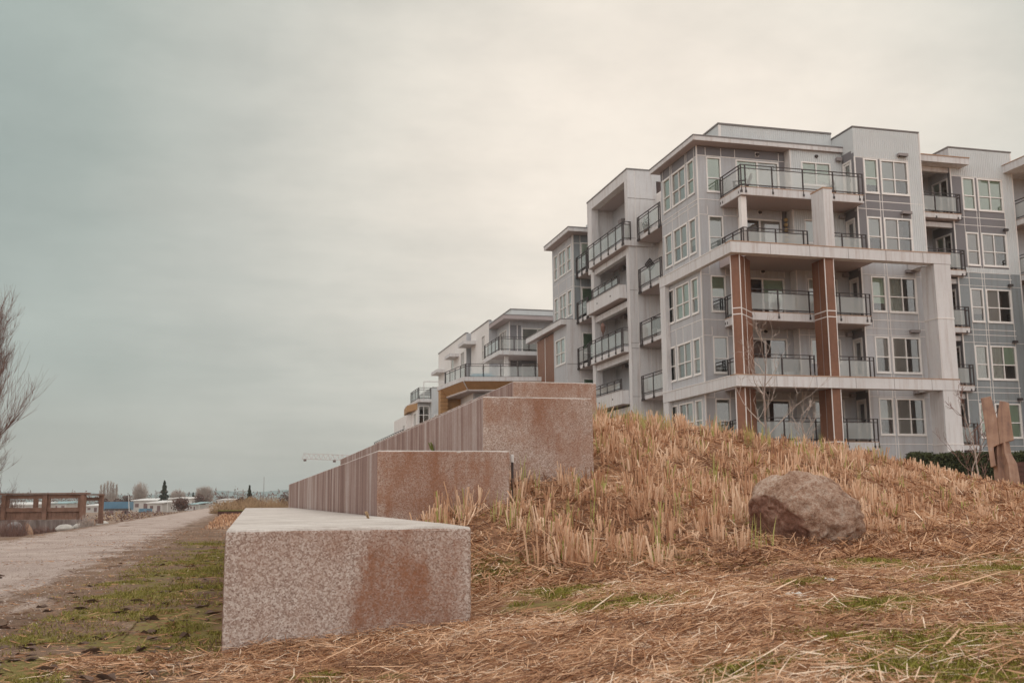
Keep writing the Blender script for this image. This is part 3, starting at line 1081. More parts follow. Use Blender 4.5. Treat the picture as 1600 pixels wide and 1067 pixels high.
for z0, z1 in ((BASE, 5.53), (6.09, 11.58)):
    c = MB()
    c.box(31.5, 32.4, 40.97, 41.96, z0, z1, 'stucco')
    c.box(31.48, 32.42, 40.955, 41.98, (z0 + z1) / 2 + .1, (z0 + z1) / 2 + .16, 'white_trim')
    c.build('column', A)
    c = MB()
    c.box(20.95, 21.19, 48.55, 49.2, z0, z1, 'stucco')
    c.build('column', A)
    # brown plate pillars: one square to the front, one turned at the corner
    zj = (9.1, 8.82) if z0 > 5 else (3.1, 2.85)
    c = MB()
    c.box(25.74, 26.2, 41.12, 42.22, z0, z1, 'brown_panel')
    for (x, y) in ((25.74, 41.12), (26.2, 41.12)):
        c.box(x - .018, x + .018, y - .018, y + .018, z0, z1 - .002, 'white_trim')
    c.box(25.728, 25.739, 41.63, 41.65, z0, z1, 'lamp_grey')
    for zz in zj:
        c.box(25.725, 26.21, 41.105, 42.2, zz, zz + .045, 'white_trim')
    c.build('pillar', A)
    c = MB()
    a, bq, r = Vector((21.17, 41.52)), Vector((21.49, 41.25)), Vector((22.57, 42.31))
    d = a + (r - bq)
    c.prism([a, bq, r, d], z0, z1, 'brown_panel')
    for p in (a, bq, bq + (r - bq) * .45):
        w = .018 if p in (a, bq) else .010
        c.box(p.x - w, p.x + w, p.y - w, p.y + w, z0, z1 - .002, 'white_trim')
    cc = (a + r) / 2
    for zz in zj:
        c.prism([cc + (p - cc) * 1.02 for p in (a, bq, r, d)], zz, zz + .045, 'white_trim')
    c.build('pillar', A)
st = MB()
st.box(25.8, 26.27, 41.0, 42.05, 12.135, 14.9, 'stucco')
st.box(25.78, 26.29, 40.98, 42.07, 14.901, 14.97, 'rusty_cap')
st.build('column', A)
# balconies between T and E
for k, zf in enumerate(FL):
    balcony(A, 32.82, 35.95, 44.3, 46.38, zf, zf - .3, [(32.9, 44.34), (35.97, 44.34), (35.97, 44.58)], step=1.3)
    lb = MB()
    lb.box(32.82, 35.68, 44.7, 44.9, zf + 2.35, zf + 2.6, 'stucco')
    lb.build('beam', A)

# vents and wall lamps
for zf in FL:
    v = MB()
    v.fbox(FB, 24.40, 24.62, .002, .02, zf + 2.36, zf + 2.58, 'white_trim')
    v.tube([P3(FB, 24.51, .02, zf + 2.47), P3(FB, 24.51, .12, zf + 2.44)], [.09, .075], 10, 'dark_metal')
    v.build('vent', A)
    v = MB()
    v.tube([P3(FC, 27.53, .001, zf + 2.44), P3(FC, 27.53, .1, zf + 2.42)], [.09, .08], 10, 'dark_metal')
    v.build('vent', A)
    v = MB()
    v.fbox(FT, 31.42, 31.95, .03, .22, zf + 2.36, zf + 2.5, 'lamp_grey')
    v.fbox(FT, 31.47, 31.66, .08, .2, zf + 2.34, zf + 2.359, 'dark_metal')
    v.fbox(FT, 31.71, 31.9, .08, .2, zf + 2.34, zf + 2.359, 'dark_metal')
    v.build('vent', A)
    v = MB()
    v.fbox(FE, 38.7, 38.92, .03, .2, zf + 2.3 - (1 if zf > 15 else 0) * 2.55, zf + 2.42 - (1 if zf > 15 else 0) * 2.55, 'dark_metal')
    if zf < 15:
        v.build('vent', A)
    v = MB()
    v.fbox(FC, 28.6, 28.9, .03, .2, zf + 2.25, zf + 2.42, 'lamp_grey')
    v.build('wall_lamp', A)
    v = MB()
    v.fbox(FBk, 57.2, 57.75, .02, .25, zf + 2.2, zf + 2.42, 'lamp_grey')
    v.tube([P3(FBk, 56.9, .01, zf + 2.32), P3(FBk, 56.9, .16, zf + 2.28)], [.08, .07], 8, 'dark_metal')
    v.build('wall_lamp', A)
    v = MB()
    v.fbox(FR, 51.6, 51.8, .01, .2, zf + 1.9, zf + 2.15, 'lamp_grey')
    v.build('wall_lamp', A)
flush()

# ================================================================== second block farther along the walls
Dn = thing('apartment_building', (20, 80, 0), 'more distant stepped pale apartment block with orange wood soffit, behind the concrete tiers', 'building')
wl, tr = MB(), MB()
FD, FDs = ('Y', 78.3), ('X', 20.3)
h = []
for zf in (12.0, 9.1):
    h.append(slider(Dn, FD, 21.3, 24.0, zf + .1, zf + 2.3, 'sg'))
    h.append(window(Dn, FDs, 79.2, 81.6, zf + .1, zf + 2.3, (0, .33, .66, 1), None, 'sds'))
h.append(slider(Dn, FD, 24.8, 27.0, 12.1, 14.3, 'gs'))
facade(wl, FD, 20.3, 30, 3, 14.9, h, 'panel_grey')
facade(wl, FDs, 78.3, 82.5, 3, 14.9, h, 'panel_grey')
for zf in (12.0, 9.1):
    tr.fbox(FD, 20.32, 21.25, .003, .01, zf, zf + 2.5, 'band_dark')
    tr.fbox(FD, 20.9, 20.96, .011, .02, zf, zf + 2.5, 'white_trim')
tr.fbox(FD, 21.25, 26, .003, .01, 11.3, 11.7, 'band_dark')
tr.box(20.26, 20.33, 78.26, 78.33, 9, 14.8, 'white_trim')
r_ = MB()
r_.box(19.6, 30, 77.4, 82.44, 14.85, 15.15, 'soffit')
r_.box(19.58, 30, 77.38, 82.44, 15.151, 15.2, 'roofing')
r_.box(19.65, 29.9, 77.5, 82.4, 14.835, 14.849, 'soffit')
r_.build('roof', Dn)
p_ = MB()
facade(p_, ('Y', 79.2), 20.65, 30, 15.15, 15.95, [], 'corrugated')
facade(p_, ('X', 20.65), 79.2, 86, 15.15, 15.95, [], 'corrugated')
p_.box(20.6, 30, 79.15, 79.35, 15.951, 16.02, 'roofing')
p_.box(20.6, 20.75, 79.351, 86, 15.951, 16.02, 'roofing')
p_.build('parapet', Dn)
balcony(Dn, 18.65, 27, 75.3, 78.28, 12.0, 11.65, [(18.7, 80.3), (18.7, 75.35), (27, 75.35)], cap=False, step=1.25)
e_ = MB()
e_.box(18.65, 20.28, 78.3, 80.4, 11.65, 11.98, 'stucco')
e_.build('slab', Dn)
e_ = MB()
e_.box(19.3, 19.6, 76.0, 76.3, 9.2, 11.64, 'white_trim')
e_.build('post', Dn)
# blocks stepping back to the left
hh = [window(Dn, ('X', 19.6), 84.0, 85.2, 12.4, 14.6, (0, .5, 1), .4, 'ss'), window(Dn, ('X', 19.6), 84.0, 85.2, 9.4, 12.0, (0, .5, 1), .4, 'ss')]
facade(wl, ('X', 19.6), 82.5, 89.5, 3, 15.55, hh, 'white_trim')
facade(wl, ('Y', 82.5), 19.6, 22, 3, 15.55, [], 'panel_grey')
tr.build('trim', Dn)
tr = MB()
tr.box(19.55, 19.8, 82.45, 89.5, 15.551, 15.63, 'roofing')
tr.build('roof_edge', Dn)
tr = MB()
hh = [window(Dn, ('X', 19.3), 91.0, 92.6, 11.5, 14.2, (0, .5, 1), .4, 'sd'), window(Dn, ('X', 19.3), 96.0, 97.2, 11.8, 14.2, (0, 1), .4, 's')]
facade(wl, ('X', 19.3), 90.2, 104, 3, 15.7, hh, 'white_trim')
facade(wl, ('Y', 90.2), 19.3, 22, 3, 15.7, [], 'panel_grey')
tr.box(19.25, 19.5, 90.15, 104, 15.701, 15.78, 'roofing')
e_ = MB()
e_.box(18.5, 19.6, 87.5, 90.1, 14.3, 14.6, 'stucco')
e_.box(18.4, 19.3, 93.5, 96, 14.0, 14.3, 'stucco')
e_.box(18.5, 19.29, 100.6, 103.9, 13.4, 13.7, 'stucco')
e_.build('canopy', Dn)
balcony(Dn, 17.3, 19.3, 96, 104, 10.3, 10.0, [(17.3, 104), (17.3, 96)], cap=False, step=1.2)
# lower terrace on an orange wood soffit
t_ = MB()
t_.prism([(14.6, 69.3), (21.0, 68.2), (21.0, 82), (14.0, 76)], 8.85, 9.15, 'stucco')
t_.prism([(15.05, 69.85), (21.0, 68.8), (21.0, 81), (14.5, 75.5)], 8.2, 8.3, 'soffit')
for q in ([(14.62, 69.32, 8.84), (21, 68.22, 8.84), (21, 68.8, 8.3), (15.05, 69.85, 8.3)], [(14.02, 75.98, 8.84), (14.62, 69.32, 8.84), (15.05, 69.85, 8.3), (14.5, 75.5, 8.3)]):
    t_.face(q, 'wood_clad')
t_.bar((14.62, 69.3, 8.84), (15.05, 69.83, 8.29), .05, 'white_trim')
t_.bar((15.05, 69.83, 8.29), (21, 68.78, 8.29), .05, 'white_trim')
t_.bar((15.05, 69.83, 8.29), (14.5, 75.5, 8.29), .05, 'white_trim')
to = t_.build('terrace', Dn)
railing(to, [(14.45, 75.2), (14.95, 70.0), (21, 69.0)], 9.15, 1.0, 1.3, .1)
w_ = MB()
w_.box(14.1, 14.65, 75.0, 76.0, 2, 8.83, 'wood_clad')
for zz in np.arange(4, 8.6, .28):
    w_.box(14.09, 14.66, 74.99, 75.2, zz, zz + .02, 'dark_wood')
w_.box(14.66, 18, 75.4, 75.6, 2, 8.2, 'wood_clad')
w_.build('wood_wall', Dn)
Fl = ('Y', 71.0)
h = [window(Dn, Fl, 16.5, 17.6, 6.2, 7.7, (0, 1), None, 'g'), window(Dn, Fl, 18.6, 20.0, 6.2, 7.7, (0, 1), None, 'g')]
facade(wl, Fl, 15.7, 21, 2, 8.2, h, 'panel_grey')
Fk = ('X', 15.7)
h = [window(Dn, Fk, 71.6, 74.4, 5.4, 7.8, (0, .33, .66, 1), None, 'sds')]
facade(wl, Fk, 71.0, 75.4, 2, 8.2, h, 'white_trim')
gb = MB()
gb.box(14.2, 21, 69.7, 75, 5.1, 5.3, 'stucco')
go = gb.build('balcony', Dn)
railing(go, [(14.3, 74.8), (15.0, 69.8), (20, 69.0)], 5.3, 1.0, 1.2, .1)
wl.box(19.61, 24, 82.51, 89.5, 15.4, 15.52, 'roofing')
wl.box(19.31, 24, 90.21, 104, 15.5, 15.66, 'roofing')
wl.build('wall', Dn)
tr.build('roof_edge', Dn)
co = MB()
co.box(20.9, 30, 79.1, 100, 2, 14.8, 'dark_interior')  # unseen block added to stop light leaking through the shell
co.build('light_block_core', Dn)

# third block at the far end
Gn = thing('apartment_building', (15.5, 86.0, 0), 'farthest low block of flats with small wood soffit, left end of the row', 'building')
wl = MB()
Ff, Fs = ('Y', 84.6), ('X', 13.95)
g1 = [window(Gn, Ff, 14.02, 14.95, 5.0, 8.5, (0, .45, 1), .78, 'dp')]
facade(wl, Ff, 13.95, 15.0, 1, 8.75, g1, 'panel_grey')
facade(wl, Fs, 84.6, 91, 1, 8.75, [window(Gn, Fs, 85.2, 86.6, 5.2, 8.0, (0, .5, 1), None, 'ss')], 'white_trim')
facade(wl, ('Y', 83.6), 15.0, 17.5, 1, 9.9, [window(Gn, ('Y', 83.6), 15.15, 16.1, 4.8, 7.7, (0, .33, .66, 1), None, 'sds')], 'corrugated')
facade(wl, ('X', 15.0), 83.6, 84.6, 1, 9.9, [], 'corrugated')
facade(wl, ('X', 13.45), 87.5, 95, 1, 7.95, [window(Gn, ('X', 13.45), 88.2, 89.4, 5.4, 7.2, (0, .5, 1), None, 'ss')], 'white_trim')
facade(wl, ('Y', 87.5), 13.45, 13.95, 1, 7.95, [], 'white_trim')
wl.box(15.0, 17.5, 83.61, 90, 9.9, 9.98, 'roofing')
wl.build('wall', Gn)
r_ = MB()
r_.prism([(13.88, 84.1), (15.0, 84.0), (15.0, 92), (14.25, 92), (13.9, 91.3)], 8.77, 9.02, 'stucco')
ro = r_.build('roof', Gn)
railing(ro, [(13.98, 88.5), (13.98, 84.2), (14.95, 84.1)], 9.02, .95, .9, .1)
r_ = MB()
r_.prism([(13.5, 87.5), (13.94, 84.7), (13.94, 91), (13.8, 91.2)], 8.2, 8.76, 'wood_clad')
r_.build('soffit', Gn)
r_ = MB()
r_.bar((14.7, 86, 9.02), (14.7, 86, 10.7), .08, 'white_trim')
r_.bar((14.7, 86, 10.7), (17.4, 85.6, 10.7), .08, 'white_trim')
r_.build('pergola', Gn)
b_ = MB()
b_.box(13.98, 14.98, 83.8, 84.58, 5.0, 5.2, 'stucco')
bo = b_.build('balcony', Gn)
railing(bo, [(14.4, 83.85), (14.98, 83.85)], 5.2, 1.0, .6, .1, double=False)
b_ = MB()
b_.box(13.2, 13.9, 88, 108, 5.55, 5.75, 'stucco')
bo = b_.build('walkway', Gn)
railing(bo, [(13.25, 108), (13.25, 88.0)], 5.75, 1.0, 1.4, .1)
core = MB()
core.box(15.2, 17.4, 85.4, 99, .5, 8.7, 'dark_interior')  # unseen filler added inside the shell to keep light from passing through
core.build('light_block_core', Gn)

# ================================================================== stepped concrete tiers
TIERS = [('aggregate_low', -.07, 1.06, 4.84, 23.0, -.3, .54, 'lowest concrete seating block, rust-stained speckled end face nearest the camera'),
         ('aggregate_second', 1.08, 2.22, 8.60, 25.6, -.1, 1.08, 'second concrete tier, brown-stained end face standing just above the lowest block'),
         ('aggregate_third', 2.16, 3.25, 9.35, 24.0, .1, 1.625, 'third concrete tier with an orange rust streak, thin marker post beside its foot'),
         ('aggregate_top', 3.32, 4.45, 12.65, 27.0, .2, 2.165, 'topmost and rearmost concrete tier, showing only a narrow strip above the third')]
for k, (mt, x0, x1, y0, y1, z0, z1, lab) in enumerate(TIERS):
    bm = bmesh.new()
    ny = 40
    xl = [x0 + .13 * (k == 0), x0]           # the lowest block narrows slightly towards its far end
    vs = {}
    ys = np.linspace(y0, y1, ny)
    for i, y in enumerate(ys):
        t = i / (ny - 1)
        xa = x0 + (.13 * t if k == 0 else 0)
        vs[i] = [bm.verts.new((xa, y, z0)), bm.verts.new((x1, y, z0)), bm.verts.new((x1, y, z1)), bm.verts.new((xa, y, z1))]
    def addf(vv, m):
        f = bm.faces.new(vv)
        f.material_index = m
    addf([vs[0][0], vs[0][1], vs[0][2], vs[0][3]], 0)
    addf([vs[ny - 1][3], vs[ny - 1][2], vs[ny - 1][1], vs[ny - 1][0]], 1)
    for i in range(ny - 1):
        a, b = vs[i], vs[i + 1]
        addf([a[3], a[2], b[2], b[3]], 2)
        addf([a[0], a[3], b[3], b[0]], 1)
        addf([a[2], a[1], b[1], b[2]], 1)
        addf([a[1], a[0], b[0], b[1]], 1)
    fe = [e for e in bm.edges if all(abs(v.co.y - y0) < 1e-5 for v in e.verts)]
    bmesh.ops.subdivide_edges(bm, edges=fe, cuts=36)
    bmesh.ops.recalc_face_normals(bm, faces=bm.faces)
    bm.normal_update()
    es = [e for e in bm.edges if e.is_boundary is False and e.calc_face_angle(0) > .8]
    bmesh.ops.bevel(bm, geom=es, offset=.020 if k == 0 else .018, segments=3, affect='EDGES', profile=.5, material=2)
    for v in bm.verts:
        if v.co.y < y0 + .04:
            w_ = mnoise.noise(v.co * 14 + Vector((k, 0, 0))) + .7 * mnoise.noise(v.co * 45)
            v.co += Vector((.0022 * w_, .004 * abs(w_), -.0045 * max(0, w_) if v.co.z > z1 - .04 else 0))
    bm.normal_update()
    for f in bm.faces:
        f.material_index = 2 if f.normal.z > .45 else (0 if f.normal.y < -.45 else 1)
    o0 = Vector(((x0 + x1) / 2, y0, 0))
    bmesh.ops.translate(bm, verts=bm.verts, vec=-o0)
    me = bpy.data.meshes.new('concrete_tier')
    bm.to_mesh(me)
    bm.free()
    for nmt in (mt, 'streaked_concrete', 'top_concrete'):
        me.materials.append(MATS[nmt])
    o = bpy.data.objects.new('concrete_tier', me)
    o.location = o0
    COL.objects.link(o)
    tag(o, lab, 'concrete tier', 'stepped concrete tiers along the mound')

# ================================================================== terrain
def crest_tables():
    px = np.array([300, 455, 540, 640, 700, 800, 930, 1000, 1100, 1200, 1300, 1400, 1500, 1600, 1800, 2400], float)
    yc = np.array([999, 999, 780, 700, 660, 655, 655, 664, 677, 694, 709, 727, 750, 768, 776, 778], float)
    y2 = yc + .0089 * (px - 800)
    el = np.tan(PITCH + np.arctan((533.5 - y2) / FPX))
    return px, np.maximum(0, .66 + 14 * el)


CPX, CZ = crest_tables()


def hfun(X, Y):
    X, Y = np.asarray(X, float), np.asarray(Y, float)
    D = X * SN + Y * CS
    s = X * CS - Y * SN
    px = 800 + FPX * s / np.maximum(D, .6)
    zc = np.interp(px, CPX, CZ)
    D0 = np.interp(px, [700, 1000, 1200, 1600], [6.2, 6.6, 7.4, 8.6])
    z0 = np.interp(px, [345, 740, 1200, 1600], [0, .095, .27, .30])
    z0 = np.where(D < 2.5, z0 * np.clip(D / 2.5, 0, 1) ** .5, z0)
    t = np.clip((D - D0) / (14 - D0), 0, 1)
    e = .55 * t + .45 * t * t * (3 - 2 * t)
    h = z0 + (zc - z0) * e
    t2 = np.clip((D - 14) / 10, 0, 1)
    t2 = t2 * t2 * (3 - 2 * t2)
    h = np.where(D > 14, zc + (np.minimum(zc, .78) - zc) * t2, h)
    cap = .47 * np.clip(X + .06, 0, None)
    h = np.where(Y > 4.9, np.minimum(h, cap), h)
    h = np.where((X < 0) | (D < .6), np.minimum(h, np.clip(.03 * (X + .1), 0, .1)), h)
    far = np.clip((Y - 90) / 60, 0, 1)
    h = h * (1 - far)
    # falls away to the river flat left of the path
    lf = np.clip((-4.3 - X) / 1.2, 0, 1) * np.clip((Y - 18) / 10, 0, 1)
    h = h - lf * (.22 + np.clip((Y - 40) * .006, 0, .7))
    near = np.clip(1 - D / 60, 0, 1)
    h = h + near * (.012 * np.sin(X * 3.1 + 1.3 * np.sin(Y * 1.7)) * np.sin(Y * 2.6 + X) + .008 * np.sin(X * 9 + Y * 4) * np.sin(Y * 8.3 - X * 3))
    return h


GREEN = [(1.57, 6.73, .25), (1.87, 6.87, .3), (1.74, 5.59, .25), (1.46, 5.12, .25), (1.54, 4.74, .2), (1.67, 4.49, .25), (2.85, 6.52, .35), (2.84, 5.91, .2), (2.44, 4.3, .16),
         (3.02, 5.76, .2), (2.2, 3.19, .13), (2.04, 3.13, .15), (2.47, 3.34, .15), (1.62, 2.55, .15), (3.04, 3.94, .2), (3.66, 4.35, .25), (1.99, 2.43, .15),
         (1.73, 2.31, .2), (1.43, 2.08, .15), (1.52, 1.91, .2), (.51, 3.67, .12), (1.13, 2.28, .12), (.28, 3.8, .1), (4.3, 5.2, .3), (5.2, 6.2, .3), (3.4, 5.1, .2)]
GREENL = [(-.56, 17.48, .3), (-.35, 13.35, .35), (-.65, 12.1, .4), (-.6, 10.07, .4), (-.72, 8.08, .35), (-.36, 8.5, .35), (-.85, 6.81, .25), (-.58, 5.49, .3), (-.2, 5.59, .25),
          (-.79, 4.74, .2), (-.42, 6.65, .3), (-.83, 4.43, .2), (-.3, 6.1, .3), (-.3, 10.8, .3), (-.4, 15.3, .3), (-.95, 9.2, .25), (-.75, 4.1, .18), (-1.0, 5.6, .15)]


def green(X, Y):
    g = np.zeros(np.shape(X))
    for x, y, r in GREEN + GREENL:
        g = np.maximum(g, np.exp(-(((X - x) / r) ** 2 + ((Y - y) / (r * 1.25)) ** 2)))
    v = np.clip((X + 1.15) / .5, 0, 1) * np.clip((-.02 - X) / .1, 0, 1) * np.clip((Y - 3.6) / .8, 0, 1) * np.clip((24 - Y) / 8, 0, 1)
    return np.maximum(g, v * (.36 + .32 * np.sin(X * 5 + Y * 1.3) * np.sin(Y * 2.1 - X * 2)))


def spacing(lo, hi, a, b, fine, grow):
    mid = list(np.arange(a, b, fine))
    st, x, left = fine, a, []
    while x > lo:
        st *= grow
        x -= st
        left.append(max(x, lo))
    st, x, right = fine, mid[-1], []
    while x < hi:
        st *= grow
        x += st
        right.append(min(x, hi))
    return np.array(left[::-1] + mid + right)


def grid_mesh(name, xs, ys, hf, mat, attrs):
    X, Y = np.meshgrid(xs, ys)
    Z = hf(X, Y)
    nx, ny = len(xs), len(ys)
    v = np.stack([X, Y, Z], -1).reshape(-1, 3)
    i = np.arange(nx * ny).reshape(ny, nx)
    q = np.stack([i[:-1, :-1], i[:-1, 1:], i[1:, 1:], i[1:, :-1]], -1).reshape(-1, 4)
    o = np_mesh(name, v, q, mat)
    for k, fn in attrs.items():
        at = o.data.attributes.new(k, 'FLOAT', 'POINT')
        at.data.foreach_set('value', fn(X, Y).reshape(-1).astype(np.float32))
    o.data.polygons.foreach_set('use_smooth', np.ones(len(q), bool))
    return o


def np_mesh(name, v, q, mat, tint=None):
    me = bpy.data.meshes.new(name)
    k = q.shape[1]
    me.vertices.add(len(v))
    me.vertices.foreach_set('co', np.ascontiguousarray(v, np.float32).reshape(-1))
    me.loops.add(q.size)
    me.loops.foreach_set('vertex_index', np.ascontiguousarray(q, np.int32).reshape(-1))
    me.polygons.add(len(q))
    me.polygons.foreach_set('loop_start', np.arange(0, q.size, k, dtype=np.int32))
    me.update(calc_edges=True)
    me.materials.append(MATS[mat])
    if tint is not None:
        at = me.attributes.new('tint', 'FLOAT', 'POINT')
        at.data.foreach_set('value', np.ascontiguousarray(tint, np.float32))
    o = bpy.data.objects.new(name, me)
    COL.objects.link(o)
    return o


gx = spacing(-3400, 3400, -7, 11, .09, 1.09)
gy = spacing(-3400, 3400, 0.8, 17, .09, 1.09)
o = grid_mesh('ground', gx, gy, hfun, 'ground', {'green': green})
tag(o, kind='structure')


def path_h(X, Y):
    return hfun(X, Y) + .006


px_ = np.linspace(-4.75, -.55, 60)
py_ = spacing(-4, 400, 2.5, 20, .12, 1.06)
o = grid_mesh('path', px_, py_, path_h, 'path', {'green': green, 'edge': lambda X, Y: np.clip(np.minimum((X + 4.5) / .5, (-.9 - .16 * np.clip(8 - Y, 0, 5) - X) / .8), 0, 1) * .45 + np.clip(np.minimum((X + 4.2), (-1.5 - .1 * np.clip(9 - Y, 0, 6) - X)) / 1.1, 0, .55)})
tag(o, kind='structure')

# ================================================================== grasses
def in_tier(X, Y, m=.0):
    r = np.zeros(np.shape(X), bool)
    for _, x0, x1, y0, y1, *_r in TIERS:
        r |= (X > x0 - m) & (X < x1 + m) & (Y > y0 - m) & (Y < y1 + m)
    return r


def ribbons(name, rows, wvec, tint, mat, taper=None):
    """rows: (R, N, 3) spine points, wvec: (N, 3) half-width vectors"""
    R, n = rows.shape[0], rows.shape[1]
    vs = []
    for k in range(R):
        w = wvec * (1 if taper is None else taper[k])
        vs += [rows[k] - w, rows[k] + w]
    v = np.stack(vs, 1).reshape(-1, 3)
    b = np.arange(n)[:, None] * (2 * R)
    q = np.concatenate([np.stack([b + 2 * k, b + 2 * k + 1, b + 2 * k + 3, b + 2 * k + 2], -1) for k in range(R - 1)], 1).reshape(-1, 4)
    return np_mesh(name, v, q, mat, np.repeat(tint, 2 * R))


def scatter(n, d0, d1, p0, p1, power=1.0):
    u = rng.random(n)
    D = (d0 ** (1 - power) + u * (d1 ** (1 - power) - d0 ** (1 - power))) ** (1 / (1 - power)) if power != 1 else d0 * (d1 / d0) ** u
    s = (rng.uniform(p0, p1, n) - 800) / FPX * D
    return s * CS + D * SN, -s * SN + D * CS, D


def vnoise(X, Y, sc, seed=0):
    return np.array([mnoise.noise((x * sc + seed, y * sc - seed, seed * .37)) for x, y in zip(X, Y)])


# stubble: cut clumps of ornamental grass over the mound
cx, cy, cd = scatter(3500, 6.2, 17.5, 590, 1720, .35)
ppx = 800 + FPX * (cx * CS - cy * SN) / cd
lim = np.interp(ppx, [600, 700, 740, 790, 860, 1000, 1150, 1350, 1600], [7.5, 7.8, 8.5, 8.1, 6.9, 6.7, 7.9, 8.4, 10.0])
dens = np.clip((cd - lim) / 1.0 + .45, 0, 1)
nz = vnoise(cx, cy, 1.3, 3)
keep = (rng.random(len(cx)) < dens * (.45 + .6 * np.clip(nz + .5, 0, 1))) & ~in_tier(cx, cy, .03)
bx, by = cx - 4.15, cy - 7.15
keep &= ((bx * CS - by * SN) ** 2 / .3 + (bx * SN + by * CS) ** 2 / .25) > 1
keep &= cd < np.interp(ppx, [900, 1600], [17.5, 15.0])
cx, cy, cd, nz = cx[keep], cy[keep], cd[keep], nz[keep]
ppx = ppx[keep]
rows_, wv_, tn_ = [], [], []
for x, y, d, z_ in zip(cx, cy, cd, nz):
    k = int(rng.integers(9, 26))
    hgt = rng.uniform(.07, .225) * (1 + .4 * z_) * np.interp((x * CS - y * SN) / d, [.3, .42, .5], [1, .7, .55])
    r = rng.uniform(.02, .075)
    ang = rng.uniform(0, 2 * math.pi, k)
    rad = r * np.sqrt(rng.random(k))
    X0, Y0 = x + rad * np.cos(ang), y + rad * np.sin(ang)
    ln = hgt * rng.uniform(.55, 1.15, k)
    lean = .05 + .3 * rng.random() * rad / r + (rng.random(k) < .24) * rng.uniform(.2, 1.2, k)
    lx, ly = np.cos(ang + rng.normal(0, .5, k)) * lean, np.sin(ang + rng.normal(0, .5, k)) * lean
    Z0 = hfun(X0, Y0) - .02
    top = np.stack([X0 + lx * ln, Y0 + ly * ln, Z0 + ln * np.cos(lean)], -1)
    mid = np.stack([X0 + lx * ln * .4, Y0 + ly * ln * .4, Z0 + ln * np.cos(lean) * .5], -1)
    rows_.append(np.stack([np.stack([X0, Y0, Z0], -1), mid, top]))
    wa = rng.uniform(0, math.pi, k)
    w = rng.uniform(.0028, .0068, k) * (1 + d / 40)
    wv_.append(np.stack([np.cos(wa) * w, np.sin(wa) * w, np.zeros(k)], -1))
    base = np.clip(rng.normal(.5, .12) + .35 * z_, .15, .8)
    t = np.clip(base + rng.normal(0, .16, k), .02, .84)
    grn = rng.random(k) < (.02 if rng.random() < .85 else .25)
    t = np.where(grn, rng.uniform(.88, 1, k), t)
    tn_.append(t)
o = ribbons('stubble_grass', np.concatenate(rows_, 1), np.concatenate(wv_), np.concatenate(tn_), 'stubble', (1, .95, .8))
tag(o, 'cut straw-coloured reed stubble standing in clumps over the mound', 'stubble grass', kind='stuff')

# tall green shoots along the crest and at the foot of the tiers
gx_, gy_, gd_ = scatter(640, 6.9, 15.5, 640, 1420, .3)
gp = 800 + FPX * (gx_ * CS - gy_ * SN) / gd_
ok = ~in_tier(gx_, gy_, .02) & ((gd_ > 12.8) | (rng.random(len(gx_)) < .12)) & ((gp < 1200) | (rng.random(len(gx_)) < .35))
gx_, gy_, gd_ = gx_[ok], gy_[ok], gd_[ok]
k = 5
X0 = np.repeat(gx_, k) + rng.normal(0, .02, len(gx_) * k)
Y0 = np.repeat(gy_, k) + rng.normal(0, .02, len(gx_) * k)
n = len(X0)
ln = rng.uniform(.14, .32, n)
a = rng.uniform(0, 2 * math.pi, n)
le = rng.uniform(.02, .2, n)
Z0 = hfun(X0, Y0)
rows = np.stack([np.stack([X0, Y0, Z0], -1), np.stack([X0 + np.cos(a) * le * ln * .35, Y0 + np.sin(a) * le * ln * .35, Z0 + ln * .55], -1), np.stack([X0 + np.cos(a) * le * ln, Y0 + np.sin(a) * le * ln, Z0 + ln], -1)])
wa = rng.uniform(0, math.pi, n)
w = rng.uniform(.003, .0055, n)
o = ribbons('reed_shoots', rows, np.stack([np.cos(wa) * w, np.sin(wa) * w, 0 * w], -1), rng.uniform(.45, 1, n) * .13 + .87, 'stubble', (1, .8, .12))
tag(o, 'fresh green reed shoots rising out of the stubble', 'reed shoots', kind='stuff')


def straw(name, X, Y, D, lmin, lmax, wmin, wmax, lift, mat='straw', label='', tmean=.47, tsd=.27, cat='straw', tl=.10):
    n = len(X)
    a = rng.uniform(0, 2 * math.pi, n)
    ln = rng.uniform(lmin, lmax, n) * rng.uniform(.5, 1, n)
    cu = rng.normal(0, .05, n)
    rows = []
    off = np.abs(rng.normal(0, lift, n)) + .003
    tilt = rng.normal(0, tl, n)
    kink = np.where(rng.random(n) < .22, rng.normal(0, .9, n), cu)
    kx, ky = np.cos(a), np.sin(a)
    e0, e1 = X - kx * ln * .5, Y - ky * ln * .5
    f0, f1 = X + np.cos(a + kink) * ln * .5, Y + np.sin(a + kink) * ln * .5
    z0_, z1_, zm = hfun(e0, e1), hfun(f0, f1), hfun(X, Y)
    za = np.maximum(z0_ + off - tilt * ln * .5, z0_ + .002)
    zb = np.maximum(z1_ + off + tilt * ln * .5, z1_ + .002)
    zc_ = np.maximum(zm + .002, (za + zb) / 2)
    rows = [np.stack([e0, e1, za], -1), np.stack([X, Y, zc_], -1), np.stack([f0, f1, zb], -1)]
    w = rng.uniform(wmin, wmax, n) * (1 + D / 12)
    roll = rng.normal(0, .5, n)
    wv = np.stack([-np.sin(a) * w * np.cos(roll), np.cos(a) * w * np.cos(roll), np.sin(roll) * w], -1)
    patch = vnoise(X, Y, 1.7, 9) * .35 + vnoise(X, Y, 6, 5) * .22
    tint = np.clip(rng.normal(tmean, tsd, n) + patch, 0, 1)
    o = ribbons(name, np.stack(rows), wv, tint, mat, (.6, 1, .55))
    return tag(o, label, cat, kind='stuff')


